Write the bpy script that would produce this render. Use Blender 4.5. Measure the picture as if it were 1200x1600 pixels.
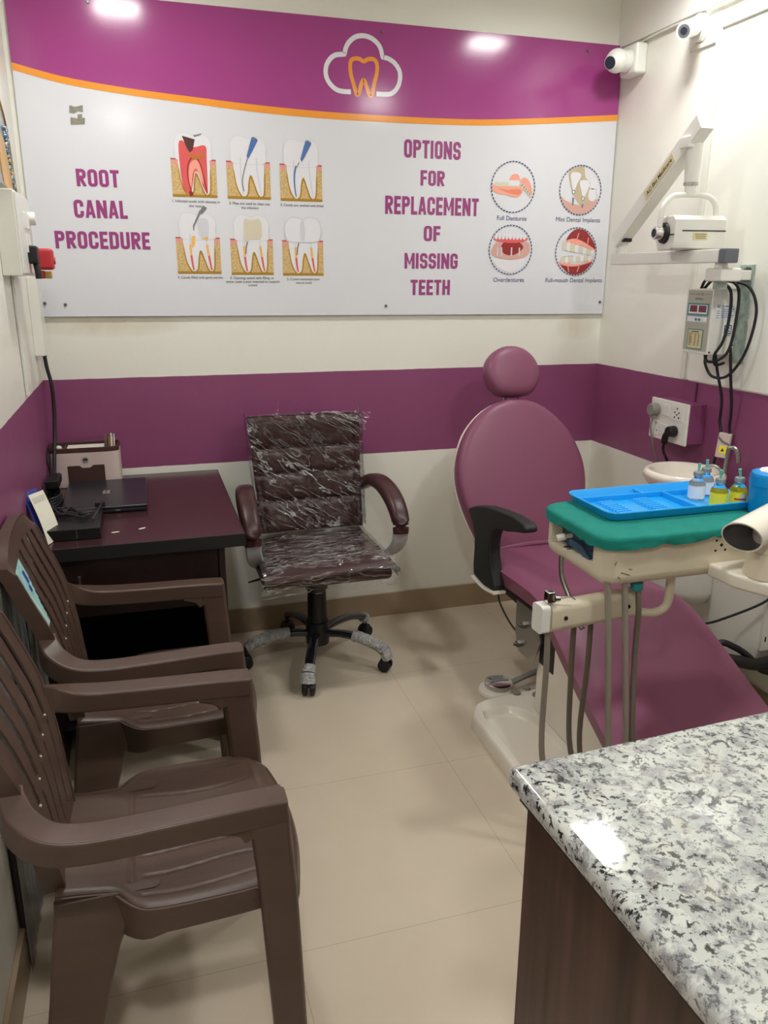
import bpy, bmesh, math, random
from math import sin, cos, pi, radians, sqrt, exp, atan2
from mathutils import Vector, Matrix, noise
random.seed(7)
S = bpy.context.scene
for o in list(bpy.data.objects): bpy.data.objects.remove(o, do_unlink=True)
COL = S.collection

# ------------------------------------------------------------------ camera
def cam_setup():
    yaw, pitch, roll, F = -0.293742, -0.287949, 0.003519, 1241.35
    cy, sy = cos(yaw), sin(yaw)
    f = Vector((-sy*cos(pitch), cy*cos(pitch), sin(pitch)))
    r = Vector((cy, sy, 0)); u = r.cross(f)
    r2 = r*cos(roll) + u*sin(roll); u2 = u*cos(roll) - r*sin(roll)
    M = Matrix(((r2.x, u2.x, -f.x, 0.35305), (r2.y, u2.y, -f.y, -3.19321), (r2.z, u2.z, -f.z, 1.47537), (0, 0, 0, 1)))
    cd = bpy.data.cameras.new('camera'); cd.sensor_fit = 'AUTO'; cd.sensor_width = 36; cd.lens = F*36/1600
    cd.clip_start = 0.02
    co = bpy.data.objects.new('camera', cd); COL.objects.link(co); co.matrix_world = M
    S.camera = co
cam_setup()
# ------------------------------------------------------------------ world, lamps, exposure
W = bpy.data.worlds.new('world'); S.world = W; W.use_nodes = True
W.node_tree.nodes['Background'].inputs[0].default_value = (0.9, 0.95, 1, 1)
W.node_tree.nodes['Background'].inputs[1].default_value = 0.15
S.view_settings.view_transform = 'Standard'; S.view_settings.look = 'None'
S.view_settings.gamma = 1.0; S.view_settings.use_curve_mapping = False
S.view_settings.exposure = 0.84
CEIL = 2.55
LIGHTS = [(0.37, -0.72, 7.5), (2.03, -0.74, 6.6), (1.90, -2.15, 10.5), (0.34, -3.15, 11.5)]
LCOL = (1.0, 0.99, 0.97)
S.cycles.max_bounces = 16; S.cycles.diffuse_bounces = 10

# ------------------------------------------------------------------ materials
def lin(c):
    return tuple(((v/255/12.92) if v/255 <= 0.04045 else ((v/255+0.055)/1.055)**2.4) for v in c)
MATS = {}
def mat(name, rgb, rough=0.5, metal=0.0, noise_amt=0.0, nscale=8, bump=0.0, bscale=60, coat=0.0, spec=0.5, trans=0, ior=1.45, alpha=1, emis=0, stretch=(1,1,1), sub=0):
    m = bpy.data.materials.new(name); m.use_nodes = True; nt = m.node_tree
    p = nt.nodes['Principled BSDF']; L = nt.links
    c = lin(rgb)
    p.inputs['Base Color'].default_value = (*c, 1); p.inputs['Roughness'].default_value = rough
    p.inputs['Metallic'].default_value = metal; p.inputs['Coat Weight'].default_value = coat
    p.inputs['Specular IOR Level'].default_value = spec; p.inputs['Transmission Weight'].default_value = trans
    p.inputs['IOR'].default_value = ior; p.inputs['Alpha'].default_value = alpha
    if coat: p.inputs['Coat Roughness'].default_value = 0.08
    if emis:
        p.inputs['Emission Color'].default_value = (*c, 1); p.inputs['Emission Strength'].default_value = emis
    if noise_amt or bump:
        tc = nt.nodes.new('ShaderNodeTexCoord'); mp = nt.nodes.new('ShaderNodeMapping')
        mp.inputs['Scale'].default_value = stretch
        L.new(tc.outputs['Object'], mp.inputs['Vector'])
    if noise_amt:
        n = nt.nodes.new('ShaderNodeTexNoise'); n.inputs['Scale'].default_value = nscale; n.inputs['Detail'].default_value = 6
        L.new(mp.outputs[0], n.inputs['Vector'])
        mx = nt.nodes.new('ShaderNodeMix'); mx.data_type = 'RGBA'
        d = tuple(v*(1-noise_amt) for v in c); l = tuple(min(1, v*(1+noise_amt)) for v in c)
        mx.inputs[6].default_value = (*d, 1); mx.inputs[7].default_value = (*l, 1)
        rp = nt.nodes.new('ShaderNodeValToRGB'); rp.color_ramp.elements[0].position = 0.3; rp.color_ramp.elements[1].position = 0.7
        L.new(n.outputs['Fac'], rp.inputs[0]); L.new(rp.outputs[0], mx.inputs[0]); L.new(mx.outputs[2], p.inputs['Base Color'])
    if bump:
        n2 = nt.nodes.new('ShaderNodeTexNoise'); n2.inputs['Scale'].default_value = bscale; n2.inputs['Detail'].default_value = 4
        L.new(mp.outputs[0], n2.inputs['Vector'])
        bp = nt.nodes.new('ShaderNodeBump'); bp.inputs['Strength'].default_value = bump; bp.inputs['Distance'].default_value = 0.01
        L.new(n2.outputs['Fac'], bp.inputs['Height']); L.new(bp.outputs[0], p.inputs['Normal'])
    MATS[name] = m
    return m

def math_node(nt, op, a, b=None):
    n = nt.nodes.new('ShaderNodeMath'); n.operation = op
    for i, v in enumerate((a, b)):
        if v is None: continue
        if isinstance(v, (int, float)): n.inputs[i].default_value = v
        else: nt.links.new(v, n.inputs[i])
    return n.outputs[0]

def wall_material():
    m = bpy.data.materials.new('painted_wall'); m.use_nodes = True; nt = m.node_tree; L = nt.links
    p = nt.nodes['Principled BSDF']
    g = nt.nodes.new('ShaderNodeNewGeometry'); sx = nt.nodes.new('ShaderNodeSeparateXYZ'); L.new(g.outputs['Position'], sx.inputs[0])
    z = sx.outputs['Z']
    nz = nt.nodes.new('ShaderNodeTexNoise'); nz.inputs['Scale'].default_value = 14; L.new(g.outputs['Position'], nz.inputs['Vector'])
    zz = math_node(nt, 'ADD', z, math_node(nt, 'MULTIPLY', math_node(nt, 'SUBTRACT', nz.outputs['Fac'], 0.5), 0.004))
    band = math_node(nt, 'MULTIPLY', math_node(nt, 'GREATER_THAN', zz, 0.7525), math_node(nt, 'LESS_THAN', zz, 1.1038))
    def patchy(c0, c1, sc):
        n = nt.nodes.new('ShaderNodeTexNoise'); n.inputs['Scale'].default_value = sc; n.inputs['Detail'].default_value = 5
        L.new(g.outputs['Position'], n.inputs['Vector'])
        mx = nt.nodes.new('ShaderNodeMix'); mx.data_type = 'RGBA'
        mx.inputs[6].default_value = (*lin(c0), 1); mx.inputs[7].default_value = (*lin(c1), 1)
        L.new(n.outputs['Fac'], mx.inputs[0]); return mx.outputs[2]
    white = patchy((234, 234, 224), (240, 239, 230), 2.5)
    # two yellowish damp stains under the ends of the sign
    def stain(cx, cz, rx, rz):
        a = math_node(nt, 'DIVIDE', math_node(nt, 'SUBTRACT', sx.outputs['X'], cx), rx)
        b = math_node(nt, 'DIVIDE', math_node(nt, 'SUBTRACT', z, cz), rz)
        d = math_node(nt, 'ADD', math_node(nt, 'MULTIPLY', a, a), math_node(nt, 'MULTIPLY', b, b))
        q = math_node(nt, 'SUBTRACT', 1.0, d)
        q = math_node(nt, 'MAXIMUM', q, 0.0)
        return math_node(nt, 'MULTIPLY', q, math_node(nt, 'MULTIPLY', nz.outputs['Fac'], 0.7))
    st = math_node(nt, 'ADD', stain(2.2, 1.265, 0.11, 0.06), stain(0.25, 1.30, 0.3, 0.05))
    mxs = nt.nodes.new('ShaderNodeMix'); mxs.data_type = 'RGBA'; L.new(st, mxs.inputs[0]); L.new(white, mxs.inputs[6])
    mxs.inputs[7].default_value = (*lin((196, 178, 138)), 1)
    purple = patchy((134, 69, 109), (143, 77, 117), 5)
    mx = nt.nodes.new('ShaderNodeMix'); mx.data_type = 'RGBA'; L.new(band, mx.inputs[0]); L.new(mxs.outputs[2], mx.inputs[6]); L.new(purple, mx.inputs[7])
    L.new(mx.outputs[2], p.inputs['Base Color']); p.inputs['Roughness'].default_value = 0.42
    n3 = nt.nodes.new('ShaderNodeTexNoise'); n3.inputs['Scale'].default_value = 9; n3.inputs['Detail'].default_value = 3; L.new(g.outputs['Position'], n3.inputs['Vector'])
    bp = nt.nodes.new('ShaderNodeBump'); bp.inputs['Strength'].default_value = 0.12; bp.inputs['Distance'].default_value = 0.02
    L.new(n3.outputs['Fac'], bp.inputs['Height']); L.new(bp.outputs[0], p.inputs['Normal'])
    return m

def floor_material():
    m = bpy.data.materials.new('floor_tiles'); m.use_nodes = True; nt = m.node_tree; L = nt.links
    p = nt.nodes['Principled BSDF']
    g = nt.nodes.new('ShaderNodeNewGeometry'); sx = nt.nodes.new('ShaderNodeSeparateXYZ'); L.new(g.outputs['Position'], sx.inputs[0])
    def joint(c, off):
        a = math_node(nt, 'DIVIDE', math_node(nt, 'SUBTRACT', c, off), 0.6)
        fr = math_node(nt, 'FRACT', math_node(nt, 'ADD', a, 10.0))
        d = math_node(nt, 'ABSOLUTE', math_node(nt, 'SUBTRACT', fr, 0.5))
        return math_node(nt, 'GREATER_THAN', d, 0.4985)
    j = math_node(nt, 'MAXIMUM', joint(sx.outputs['X'], 0.5864), joint(sx.outputs['Y'], -1.7523))
    n = nt.nodes.new('ShaderNodeTexNoise'); n.inputs['Scale'].default_value = 5; n.inputs['Detail'].default_value = 8; L.new(g.outputs['Position'], n.inputs['Vector'])
    mx = nt.nodes.new('ShaderNodeMix'); mx.data_type = 'RGBA'; L.new(n.outputs['Fac'], mx.inputs[0])
    mx.inputs[6].default_value = (*lin((194, 181, 160)), 1); mx.inputs[7].default_value = (*lin((207, 194, 174)), 1)
    m2 = nt.nodes.new('ShaderNodeMix'); m2.data_type = 'RGBA'; L.new(math_node(nt, 'MULTIPLY', j, 0.42), m2.inputs[0]); L.new(mx.outputs[2], m2.inputs[6])
    m2.inputs[7].default_value = (*lin((118, 104, 86)), 1)
    L.new(m2.outputs[2], p.inputs['Base Color']); p.inputs['Roughness'].default_value = 0.24
    return m

def granite_material():
    m = bpy.data.materials.new('granite'); m.use_nodes = True; nt = m.node_tree; L = nt.links
    p = nt.nodes['Principled BSDF']; tc = nt.nodes.new('ShaderNodeTexCoord')
    warp = nt.nodes.new('ShaderNodeTexNoise'); warp.inputs['Scale'].default_value = 22; warp.inputs['Detail'].default_value = 5
    L.new(tc.outputs['Object'], warp.inputs['Vector'])
    vm = nt.nodes.new('ShaderNodeVectorMath'); vm.operation = 'MULTIPLY_ADD'
    L.new(warp.outputs['Color'], vm.inputs[0]); vm.inputs[1].default_value = (0.035, 0.035, 0.035); L.new(tc.outputs['Object'], vm.inputs[2])
    def noise_ramp(scale, detail, p0, p1, rough=0.6):
        n = nt.nodes.new('ShaderNodeTexNoise'); n.inputs['Scale'].default_value = scale; n.inputs['Detail'].default_value = detail
        n.inputs['Roughness'].default_value = rough
        L.new(vm.outputs[0], n.inputs['Vector'])
        r = nt.nodes.new('ShaderNodeValToRGB'); r.color_ramp.elements[0].position = p0; r.color_ramp.elements[1].position = p1
        L.new(n.outputs['Fac'], r.inputs[0]); return r.outputs[0]
    def mix(f, a, b):
        x = nt.nodes.new('ShaderNodeMix'); x.data_type = 'RGBA'; L.new(f, x.inputs[0])
        for i, v in ((6, a), (7, b)):
            if isinstance(v, tuple): x.inputs[i].default_value = (*lin(v), 1)
            else: L.new(v, x.inputs[i])
        return x.outputs[2]
    # big pale crystals
    vo = nt.nodes.new('ShaderNodeTexVoronoi'); vo.inputs['Scale'].default_value = 46; L.new(vm.outputs[0], vo.inputs['Vector'])
    sv = nt.nodes.new('ShaderNodeSeparateColor'); L.new(vo.outputs['Color'], sv.inputs[0])
    base = mix(sv.outputs[0], (178, 183, 181), (206, 209, 203))
    tan = noise_ramp(16, 3, 0.60, 0.72)
    base = mix(math_node(nt, 'MULTIPLY', tan, 0.45), base, (196, 184, 160))
    grey = noise_ramp(34, 8, 0.49, 0.60, 0.7)
    base = mix(math_node(nt, 'MULTIPLY', grey, 0.75), base, (128, 126, 132))
    cloud = noise_ramp(7, 3, 0.42, 0.62)
    dark = noise_ramp(95, 8, 0.53, 0.565, 0.72)
    base = mix(math_node(nt, 'MULTIPLY', dark, math_node(nt, 'ADD', math_node(nt, 'MULTIPLY', cloud, 0.4), 0.6)), base, (34, 35, 40))
    L.new(base, p.inputs['Base Color']); p.inputs['Roughness'].default_value = 0.07
    p.inputs['Specular IOR Level'].default_value = 0.55
    return m

def film_material(name, tint, highlight, angle, rough=0.12):
    """thin clear film: faint mirror sheen plus sparse crease lines with highlights painted in white"""
    m = bpy.data.materials.new(name); m.use_nodes = True; nt = m.node_tree; L = nt.links
    for n in list(nt.nodes): nt.nodes.remove(n)
    out = nt.nodes.new('ShaderNodeOutputMaterial'); tr = nt.nodes.new('ShaderNodeBsdfTransparent'); gl = nt.nodes.new('ShaderNodeBsdfGlossy')
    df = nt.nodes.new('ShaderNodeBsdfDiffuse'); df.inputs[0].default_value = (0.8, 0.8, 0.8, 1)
    tr.inputs[0].default_value = (*tint, 1); gl.inputs['Roughness'].default_value = rough
    tc = nt.nodes.new('ShaderNodeTexCoord')
    def noise_at(rot, sc, scale, detail, dist):
        a = nt.nodes.new('ShaderNodeMapping'); a.inputs['Rotation'].default_value = (0, rot, 0); L.new(tc.outputs['Object'], a.inputs[0])
        b_ = nt.nodes.new('ShaderNodeMapping'); b_.inputs['Scale'].default_value = sc; L.new(a.outputs[0], b_.inputs[0])
        n = nt.nodes.new('ShaderNodeTexNoise'); n.inputs['Scale'].default_value = scale; n.inputs['Detail'].default_value = detail; n.inputs['Distortion'].default_value = dist
        L.new(b_.outputs[0], n.inputs['Vector']); return n.outputs['Fac']
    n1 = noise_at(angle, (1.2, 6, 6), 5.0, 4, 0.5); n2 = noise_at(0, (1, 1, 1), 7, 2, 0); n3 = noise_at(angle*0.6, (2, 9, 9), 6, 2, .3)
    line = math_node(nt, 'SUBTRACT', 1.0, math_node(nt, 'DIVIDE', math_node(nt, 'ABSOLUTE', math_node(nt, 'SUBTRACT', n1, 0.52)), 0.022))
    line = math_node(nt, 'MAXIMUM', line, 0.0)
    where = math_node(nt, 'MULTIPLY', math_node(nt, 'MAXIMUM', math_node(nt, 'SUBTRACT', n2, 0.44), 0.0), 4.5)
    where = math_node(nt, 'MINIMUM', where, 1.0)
    cz = math_node(nt, 'MULTIPLY', math_node(nt, 'MULTIPLY', line, where), highlight)
    bp = nt.nodes.new('ShaderNodeBump'); bp.inputs['Strength'].default_value = 0.8; bp.inputs['Distance'].default_value = 0.012
    L.new(math_node(nt, 'ADD', n3, math_node(nt, 'MULTIPLY', line, 0.5)), bp.inputs['Height'])
    L.new(bp.outputs[0], gl.inputs['Normal'])
    fr = nt.nodes.new('ShaderNodeFresnel'); fr.inputs[0].default_value = 1.4; L.new(bp.outputs[0], fr.inputs['Normal'])
    fac = math_node(nt, 'MULTIPLY', fr.outputs[0], 0.55)
    mx = nt.nodes.new('ShaderNodeMixShader'); L.new(fac, mx.inputs[0]); L.new(tr.outputs[0], mx.inputs[1]); L.new(gl.outputs[0], mx.inputs[2])
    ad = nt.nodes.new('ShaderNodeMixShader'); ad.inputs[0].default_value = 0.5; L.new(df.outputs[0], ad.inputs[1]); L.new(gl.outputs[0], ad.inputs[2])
    m2 = nt.nodes.new('ShaderNodeMixShader'); L.new(cz, m2.inputs[0]); L.new(mx.outputs[0], m2.inputs[1]); L.new(ad.outputs[0], m2.inputs[2])  # white mixed in along the crease lines paints the streak highlights
    L.new(m2.outputs[0], out.inputs[0])
    MATS[name] = m; return m

M_WALL = wall_material(); M_FLOOR = floor_material(); M_GRANITE = granite_material()
M_CEIL = mat('ceiling_white', (232, 232, 224), 0.7)
M_BASEB = mat('skirting_tile', (158, 138, 113), 0.3, noise_amt=0.05, nscale=6)
M_TRIM = mat('white_trim', (226, 227, 216), 0.4)
M_DOOR = mat('white_laminate', (238, 239, 230), 0.3)
M_PLASTIC = mat('brown_plastic', (84, 66, 57), 0.36, noise_amt=0.10, nscale=5, bump=0.05, bscale=120, stretch=(1, 6, 6))
M_DESK = mat('mahogany_laminate', (60, 34, 37), 0.22, noise_amt=0.16, nscale=9, stretch=(9, 0.8, 1))
M_DESKD = mat('dark_laminate', (38, 24, 24), 0.35, noise_amt=0.12, nscale=9, stretch=(4, 4, 0.6))
M_CAB = mat('walnut_panel', (74, 52, 43), 0.36, noise_amt=0.5, nscale=5, stretch=(9, 9, 0.45))
M_BLACK = mat('black_plastic', (24, 24, 26), 0.4)
M_BLACKM = mat('matt_black', (30, 30, 31), 0.55)
M_RUBBER = mat('cable_rubber', (28, 29, 32), 0.5)
M_VINYL = mat('plum_vinyl', (130, 74, 100), 0.42, bump=0.03, bscale=300)
M_CREAM = mat('cream_plastic', (216, 206, 184), 0.35, noise_amt=0.03, nscale=4)
M_CREAMW = mat('white_cream', (234, 228, 215), 0.2)
M_CHROME = mat('chrome', (215, 215, 215), 0.14, 1.0)
M_STEEL = mat('brushed_steel', (180, 180, 176), 0.32, 1.0)
M_GREYM = mat('grey_metal', (150, 150, 152), 0.35, 0.8)
M_ARMB = mat('satin_grey_metal', (176, 176, 178), 0.4, 0.3)
M_DSTEEL = mat('dark_steel', (98, 99, 104), 0.22, 0.9)
M_HOSE = mat('grey_hose', (140, 132, 120), 0.45)
M_HOSED = mat('taupe_hose', (104, 94, 82), 0.45)
M_TEAL = mat('teal_cloth', (6, 128, 116), 0.85, noise_amt=0.10, nscale=18, bump=0.2, bscale=200)
M_BLUE = mat('sky_blue_plastic', (30, 164, 240), 0.25)
M_BLUEJ = mat('blue_jar_plastic', (8, 140, 214), 0.3)
M_NAVY = mat('slate_blue_panel', (62, 88, 118), 0.4)
M_GLASS = mat('clear_glass', (250, 252, 252), 0.02, trans=1.0, ior=1.3)
M_WHITE = mat('white_plastic', (232, 233, 227), 0.32)
M_WHITEM = mat('white_enamel', (232, 231, 224), 0.3, noise_amt=0.02, nscale=3)
M_COTTON = mat('cotton', (245, 244, 240), 0.9, bump=0.5, bscale=60)
M_PORC = mat('porcelain', (232, 224, 212), 0.12, coat=0.4)
M_BROWNL = mat('brown_leather', (64, 36, 36), 0.33, bump=0.06, bscale=150)
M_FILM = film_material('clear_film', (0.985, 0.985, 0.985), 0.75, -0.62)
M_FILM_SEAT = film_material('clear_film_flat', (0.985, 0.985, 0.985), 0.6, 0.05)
M_FILM2 = mat('sheen_film', (176, 178, 172), 0.22, alpha=0.38, bump=0.9, bscale=5, stretch=(1, 9, 0.6))  # whitish base colour stands in for light reflected by the wrinkles
M_BUBBLE = mat('bubble_wrap', (176, 176, 174), 0.28, bump=0.9, bscale=95, noise_amt=0.25, nscale=70)
M_PINKBEIGE = mat('pinkish_beige', (208, 190, 184), 0.4)
M_DBROWN = mat('dark_brown_plastic', (74, 50, 46), 0.35)
M_NAVYBLK = mat('laptop_shell', (34, 34, 42), 0.3)
M_SILVER = mat('silver_mark', (190, 186, 182), 0.3, 0.6)
M_PAPER = mat('paper', (222, 220, 204), 0.7)
M_PAPERG = mat('paper_grey', (196, 194, 182), 0.7)
M_BLUEP = mat('blue_sheet', (52, 62, 140), 0.4)
M_STICK = mat('aqua_sticker', (160, 206, 206), 0.4, noise_amt=0.15, nscale=25)
M_STICKB = mat('sticker_blue', (48, 70, 170), 0.4)
M_RED = mat('red_plastic', (190, 52, 58), 0.4)
M_GREYP = mat('grey_plug', (140, 138, 130), 0.45)
M_BRASS = mat('brass', (200, 170, 100), 0.3, 0.9)
M_CARDB = mat('tan_label', (214, 204, 160), 0.5)
M_GREYL = mat('grey_label', (178, 178, 164), 0.45)
M_TEALL = mat('teal_frame', (46, 140, 146), 0.45)
M_DISPLAY = mat('dark_red_display', (120, 44, 60), 0.25)
M_INK = mat('ink', (48, 46, 52), 0.6)
M_INKB = mat('ink_blue', (62, 66, 116), 0.5)
M_PATINA = mat('patina_green', (158, 172, 162), 0.6, noise_amt=0.35, nscale=40)
M_YELLOW = mat('yellow_label', (246, 232, 62), 0.5)
M_WLABEL = mat('white_label', (234, 236, 242), 0.5)
M_REDL = mat('red_stripe', (206, 80, 70), 0.5)
M_NEEDLE = mat('mint_needle_hub', (96, 190, 168), 0.35)
M_ALU = mat('aluminium_cap', (176, 178, 178), 0.4, 0.7)
M_LENS = mat('camera_lens', (34, 42, 58), 0.08)
M_GREEN = mat('green_box', (44, 150, 116), 0.35)
M_LIME = mat('lime_box', (186, 214, 70), 0.45)
M_SCREW = mat('screw_head', (120, 118, 112), 0.35, 0.8)
# sign print (glossy laminated board)
SG = dict(rough=0.15, spec=0.5)
M_SWHITE = mat('print_white', (222, 224, 230), **SG)
M_SPURP = mat('print_purple', (163, 68, 136), **SG)
M_SORAN = mat('print_orange', (240, 156, 58), **SG)
M_STEXT = mat('print_magenta_text', (156, 66, 128), **SG)
M_SCLOUD = mat('print_pale', (228, 230, 234), **SG)
M_SBONE = mat('print_bone', (208, 178, 124), noise_amt=0.30, nscale=170, **SG)
M_SGUM = mat('print_gum', (226, 160, 146), **SG)
M_SGUMD = mat('print_gum_edge', (170, 90, 80), **SG)
M_SLIG = mat('print_ochre', (176, 132, 40), **SG)
M_STOOTH = mat('print_tooth', (229, 229, 234), **SG)
M_STOOTH2 = mat('print_tooth_shade', (211, 212, 219), **SG)
M_SRED = mat('print_red', (222, 98, 98), **SG)
M_SPINK = mat('print_pink', (242, 166, 146), **SG)
M_SDARK = mat('print_dark', (92, 60, 60), **SG)
M_SBLUE = mat('print_blue', (86, 120, 180), **SG)
M_SGREY = mat('print_grey', (126, 128, 134), **SG)
M_SGOLD = mat('print_gold', (240, 186, 100), **SG)
M_SBEIGE = mat('print_beige', (216, 208, 186), **SG)
M_SALM = mat('print_salmon', (232, 138, 108), **SG)
M_SNAVY = mat('print_navy', (58, 60, 104), **SG)
M_SMAROON = mat('print_maroon', (150, 50, 54), **SG)
M_SFLESH = mat('print_flesh', (214, 168, 158), **SG)
M_SSAND = mat('print_sand', (196, 180, 150), **SG)
M_TAPE = mat('tape_residue', (140, 138, 124), 0.7, noise_amt=0.2, nscale=60)

# ------------------------------------------------------------------ mesh helpers
def V(*a): return Vector(a)
class B:
    def __init__(s, *mats): s.bm = bmesh.new(); s.mats = list(mats)
    def merge(s, t, M=None, mi=0, smooth=True):
        if M is not None: bmesh.ops.transform(t, matrix=M, verts=t.verts)
        me = bpy.data.meshes.new('tmp'); t.to_mesh(me); t.free()
        n0 = len(s.bm.faces); s.bm.from_mesh(me); bpy.data.meshes.remove(me)
        s.bm.faces.ensure_lookup_table()
        for i in range(n0, len(s.bm.faces)):
            s.bm.faces[i].material_index = mi; s.bm.faces[i].smooth = smooth
        return s
    def box(s, lo, hi, bev=0.0, seg=2, mi=0, M=None):
        t = bmesh.new(); bmesh.ops.create_cube(t, size=1)
        d = [hi[i]-lo[i] for i in range(3)]; c = [(hi[i]+lo[i])/2 for i in range(3)]
        bmesh.ops.transform(t, matrix=Matrix.Translation(c) @ Matrix.Diagonal((*d, 1)), verts=t.verts)
        if bev: bmesh.ops.bevel(t, geom=t.edges[:], offset=min(bev, min(map(abs, d))*0.49), segments=seg, profile=0.5, affect='EDGES')
        return s.merge(t, M, mi)
    def cyl(s, p0, p1, r0, r1=None, seg=20, mi=0, bev=0):
        r1 = r0 if r1 is None else r1; p0 = Vector(p0); p1 = Vector(p1); d = p1-p0
        t = bmesh.new(); bmesh.ops.create_cone(t, cap_ends=True, segments=seg, radius1=r0, radius2=r1, depth=d.length)
        if bev:
            es = [e for e in t.edges if len(e.link_faces) == 2 and any(len(f.verts) > 4 for f in e.link_faces)]
            bmesh.ops.bevel(t, geom=es, offset=bev, segments=2, profile=0.5, affect='EDGES')
        M = Matrix.Translation((p0+p1)/2) @ d.to_track_quat('Z', 'Y').to_matrix().to_4x4()
        return s.merge(t, M, mi)
    def ball(s, c, r, mi=0, seg=18, sc=(1, 1, 1), M=None):
        t = bmesh.new(); bmesh.ops.create_uvsphere(t, u_segments=seg, v_segments=max(8, seg*2//3), radius=r)
        MM = Matrix.Translation(c) @ (M if M is not None else Matrix()) @ Matrix.Diagonal((*sc, 1))
        return s.merge(t, MM, mi)
    def loft(s, rings, caps=True, mi=0, closed=True, M=None):
        t = bmesh.new(); vs = [[t.verts.new(p) for p in r] for r in rings]; n = len(rings[0])
        for a, b in zip(vs, vs[1:]):
            for i in range(n if closed else n-1):
                j = (i+1) % n
                try: t.faces.new((a[i], a[j], b[j], b[i]))
                except ValueError: pass
        if caps:
            for r in (vs[0][::-1], vs[-1]):
                try: t.faces.new(r)
                except ValueError: pass
        bmesh.ops.recalc_face_normals(t, faces=t.faces[:])
        return s.merge(t, M, mi)
    def lathe(s, prof, c=(0, 0, 0), seg=32, mi=0, M=None):
        rings = [[V(r*cos(2*pi*k/seg), r*sin(2*pi*k/seg), z) for k in range(seg)] for r, z in prof]
        MM = Matrix.Translation(c) @ (M if M is not None else Matrix())
        return s.loft(rings, True, mi, True, MM)
    def tube(s, pts, r, seg=10, mi=0, smooth=4, rs=None):
        P = cr(pts, smooth) if smooth else [Vector(p) for p in pts]
        n = len(P); rings = []; up = None
        for i, p in enumerate(P):
            d = (P[min(i+1, n-1)]-P[max(i-1, 0)]).normalized()
            if up is None: up = d.orthogonal().normalized()
            up = (up - d*up.dot(d)).normalized(); sd = d.cross(up)
            rad = r if rs is None else rs[0]+(rs[1]-rs[0])*i/(n-1)
            rings.append([p+(up*cos(2*pi*k/seg)+sd*sin(2*pi*k/seg))*rad for k in range(seg)])
        return s.loft(rings, True, mi)
    def bar(s, pts, w, h, up=(0, 0, 1), rr=0.25, smooth=4, mi=0, ws=None, hs=None):
        P = cr(pts, smooth) if smooth else [Vector(p) for p in pts]
        n = len(P); rings = []; upv = Vector(up)
        for i, p in enumerate(P):
            d = (P[min(i+1, n-1)]-P[max(i-1, 0)]).normalized()
            sd = d.cross(upv).normalized(); u = sd.cross(d).normalized(); f = i/(n-1)
            ww = w if ws is None else ws(f); hh = h if hs is None else hs(f)
            rings.append([p+sd*a+u*b for a, b in rrect(ww, hh, rr*min(ww, hh))])
        return s.loft(rings, True, mi)
    def prism(s, poly, M, h, bev=0, mi=0, seg=2):
        t = bmesh.new(); f = t.faces.new([t.verts.new((x, y, 0)) for x, y in poly])
        r = bmesh.ops.extrude_face_region(t, geom=[f]); vs = [g for g in r['geom'] if isinstance(g, bmesh.types.BMVert)]
        bmesh.ops.translate(t, vec=(0, 0, h), verts=vs)
        bmesh.ops.recalc_face_normals(t, faces=t.faces[:])
        if bev:
            es = [e for e in t.edges if e.calc_face_angle(0) > 0.9]
            bmesh.ops.bevel(t, geom=es, offset=bev, segments=seg, profile=0.5, affect='EDGES')
        return s.merge(t, M, mi)
    def flat(s, pts, mi=0):
        t = bmesh.new(); t.faces.new([t.verts.new(p) for p in pts]); return s.merge(t, None, mi, False)
    def shell(s, f, us, vs, thick, keep=None, mi=0, M=None):
        nu, nv = len(us), len(vs); e = 1e-4; t = bmesh.new(); F = []; Q = []
        for u in us:
            a = []; b = []
            for v in vs:
                p = f(u, v); du = f(u+e, v)-f(u-e, v); dv = f(u, v+e)-f(u, v-e); n = du.cross(dv)
                n = n.normalized() if n.length > 1e-14 else V(0, 0, 1)
                a.append(t.verts.new(p)); b.append(t.verts.new(p-n*thick))
            F.append(a); Q.append(b)
        K = lambda i, j: 0 <= i < nu-1 and 0 <= j < nv-1 and (keep is None or keep((us[i]+us[i+1])/2, (vs[j]+vs[j+1])/2))
        for i in range(nu-1):
            for j in range(nv-1):
                if not K(i, j): continue
                c = [(i, j), (i+1, j), (i+1, j+1), (i, j+1)]
                t.faces.new([F[x][y] for x, y in c]); t.faces.new([Q[x][y] for x, y in reversed(c)])
                for (a, b2), nb in (((0, 1), (i, j-1)), ((1, 2), (i+1, j)), ((2, 3), (i, j+1)), ((3, 0), (i-1, j))):
                    if not K(*nb):
                        p, q = c[a], c[b2]
                        t.faces.new((F[q[0]][q[1]], F[p[0]][p[1]], Q[p[0]][p[1]], Q[q[0]][q[1]]))
        for v in [v for v in t.verts if not v.link_faces]: t.verts.remove(v)
        return s.merge(t, M, mi)
    def cushion(s, outline, O, ex, ey, ez, layers, mi=0):
        cx = sum(p[0] for p in outline)/len(outline); cy = sum(p[1] for p in outline)/len(outline)
        O, ex, ey, ez = Vector(O), Vector(ex), Vector(ey), Vector(ez)
        rings = [[O+ex*(cx+(a-cx)*sc)+ey*(cy+(b-cy)*sc)+ez*d for a, b in outline] for d, sc in layers]
        return s.loft(rings, True, mi)
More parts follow.
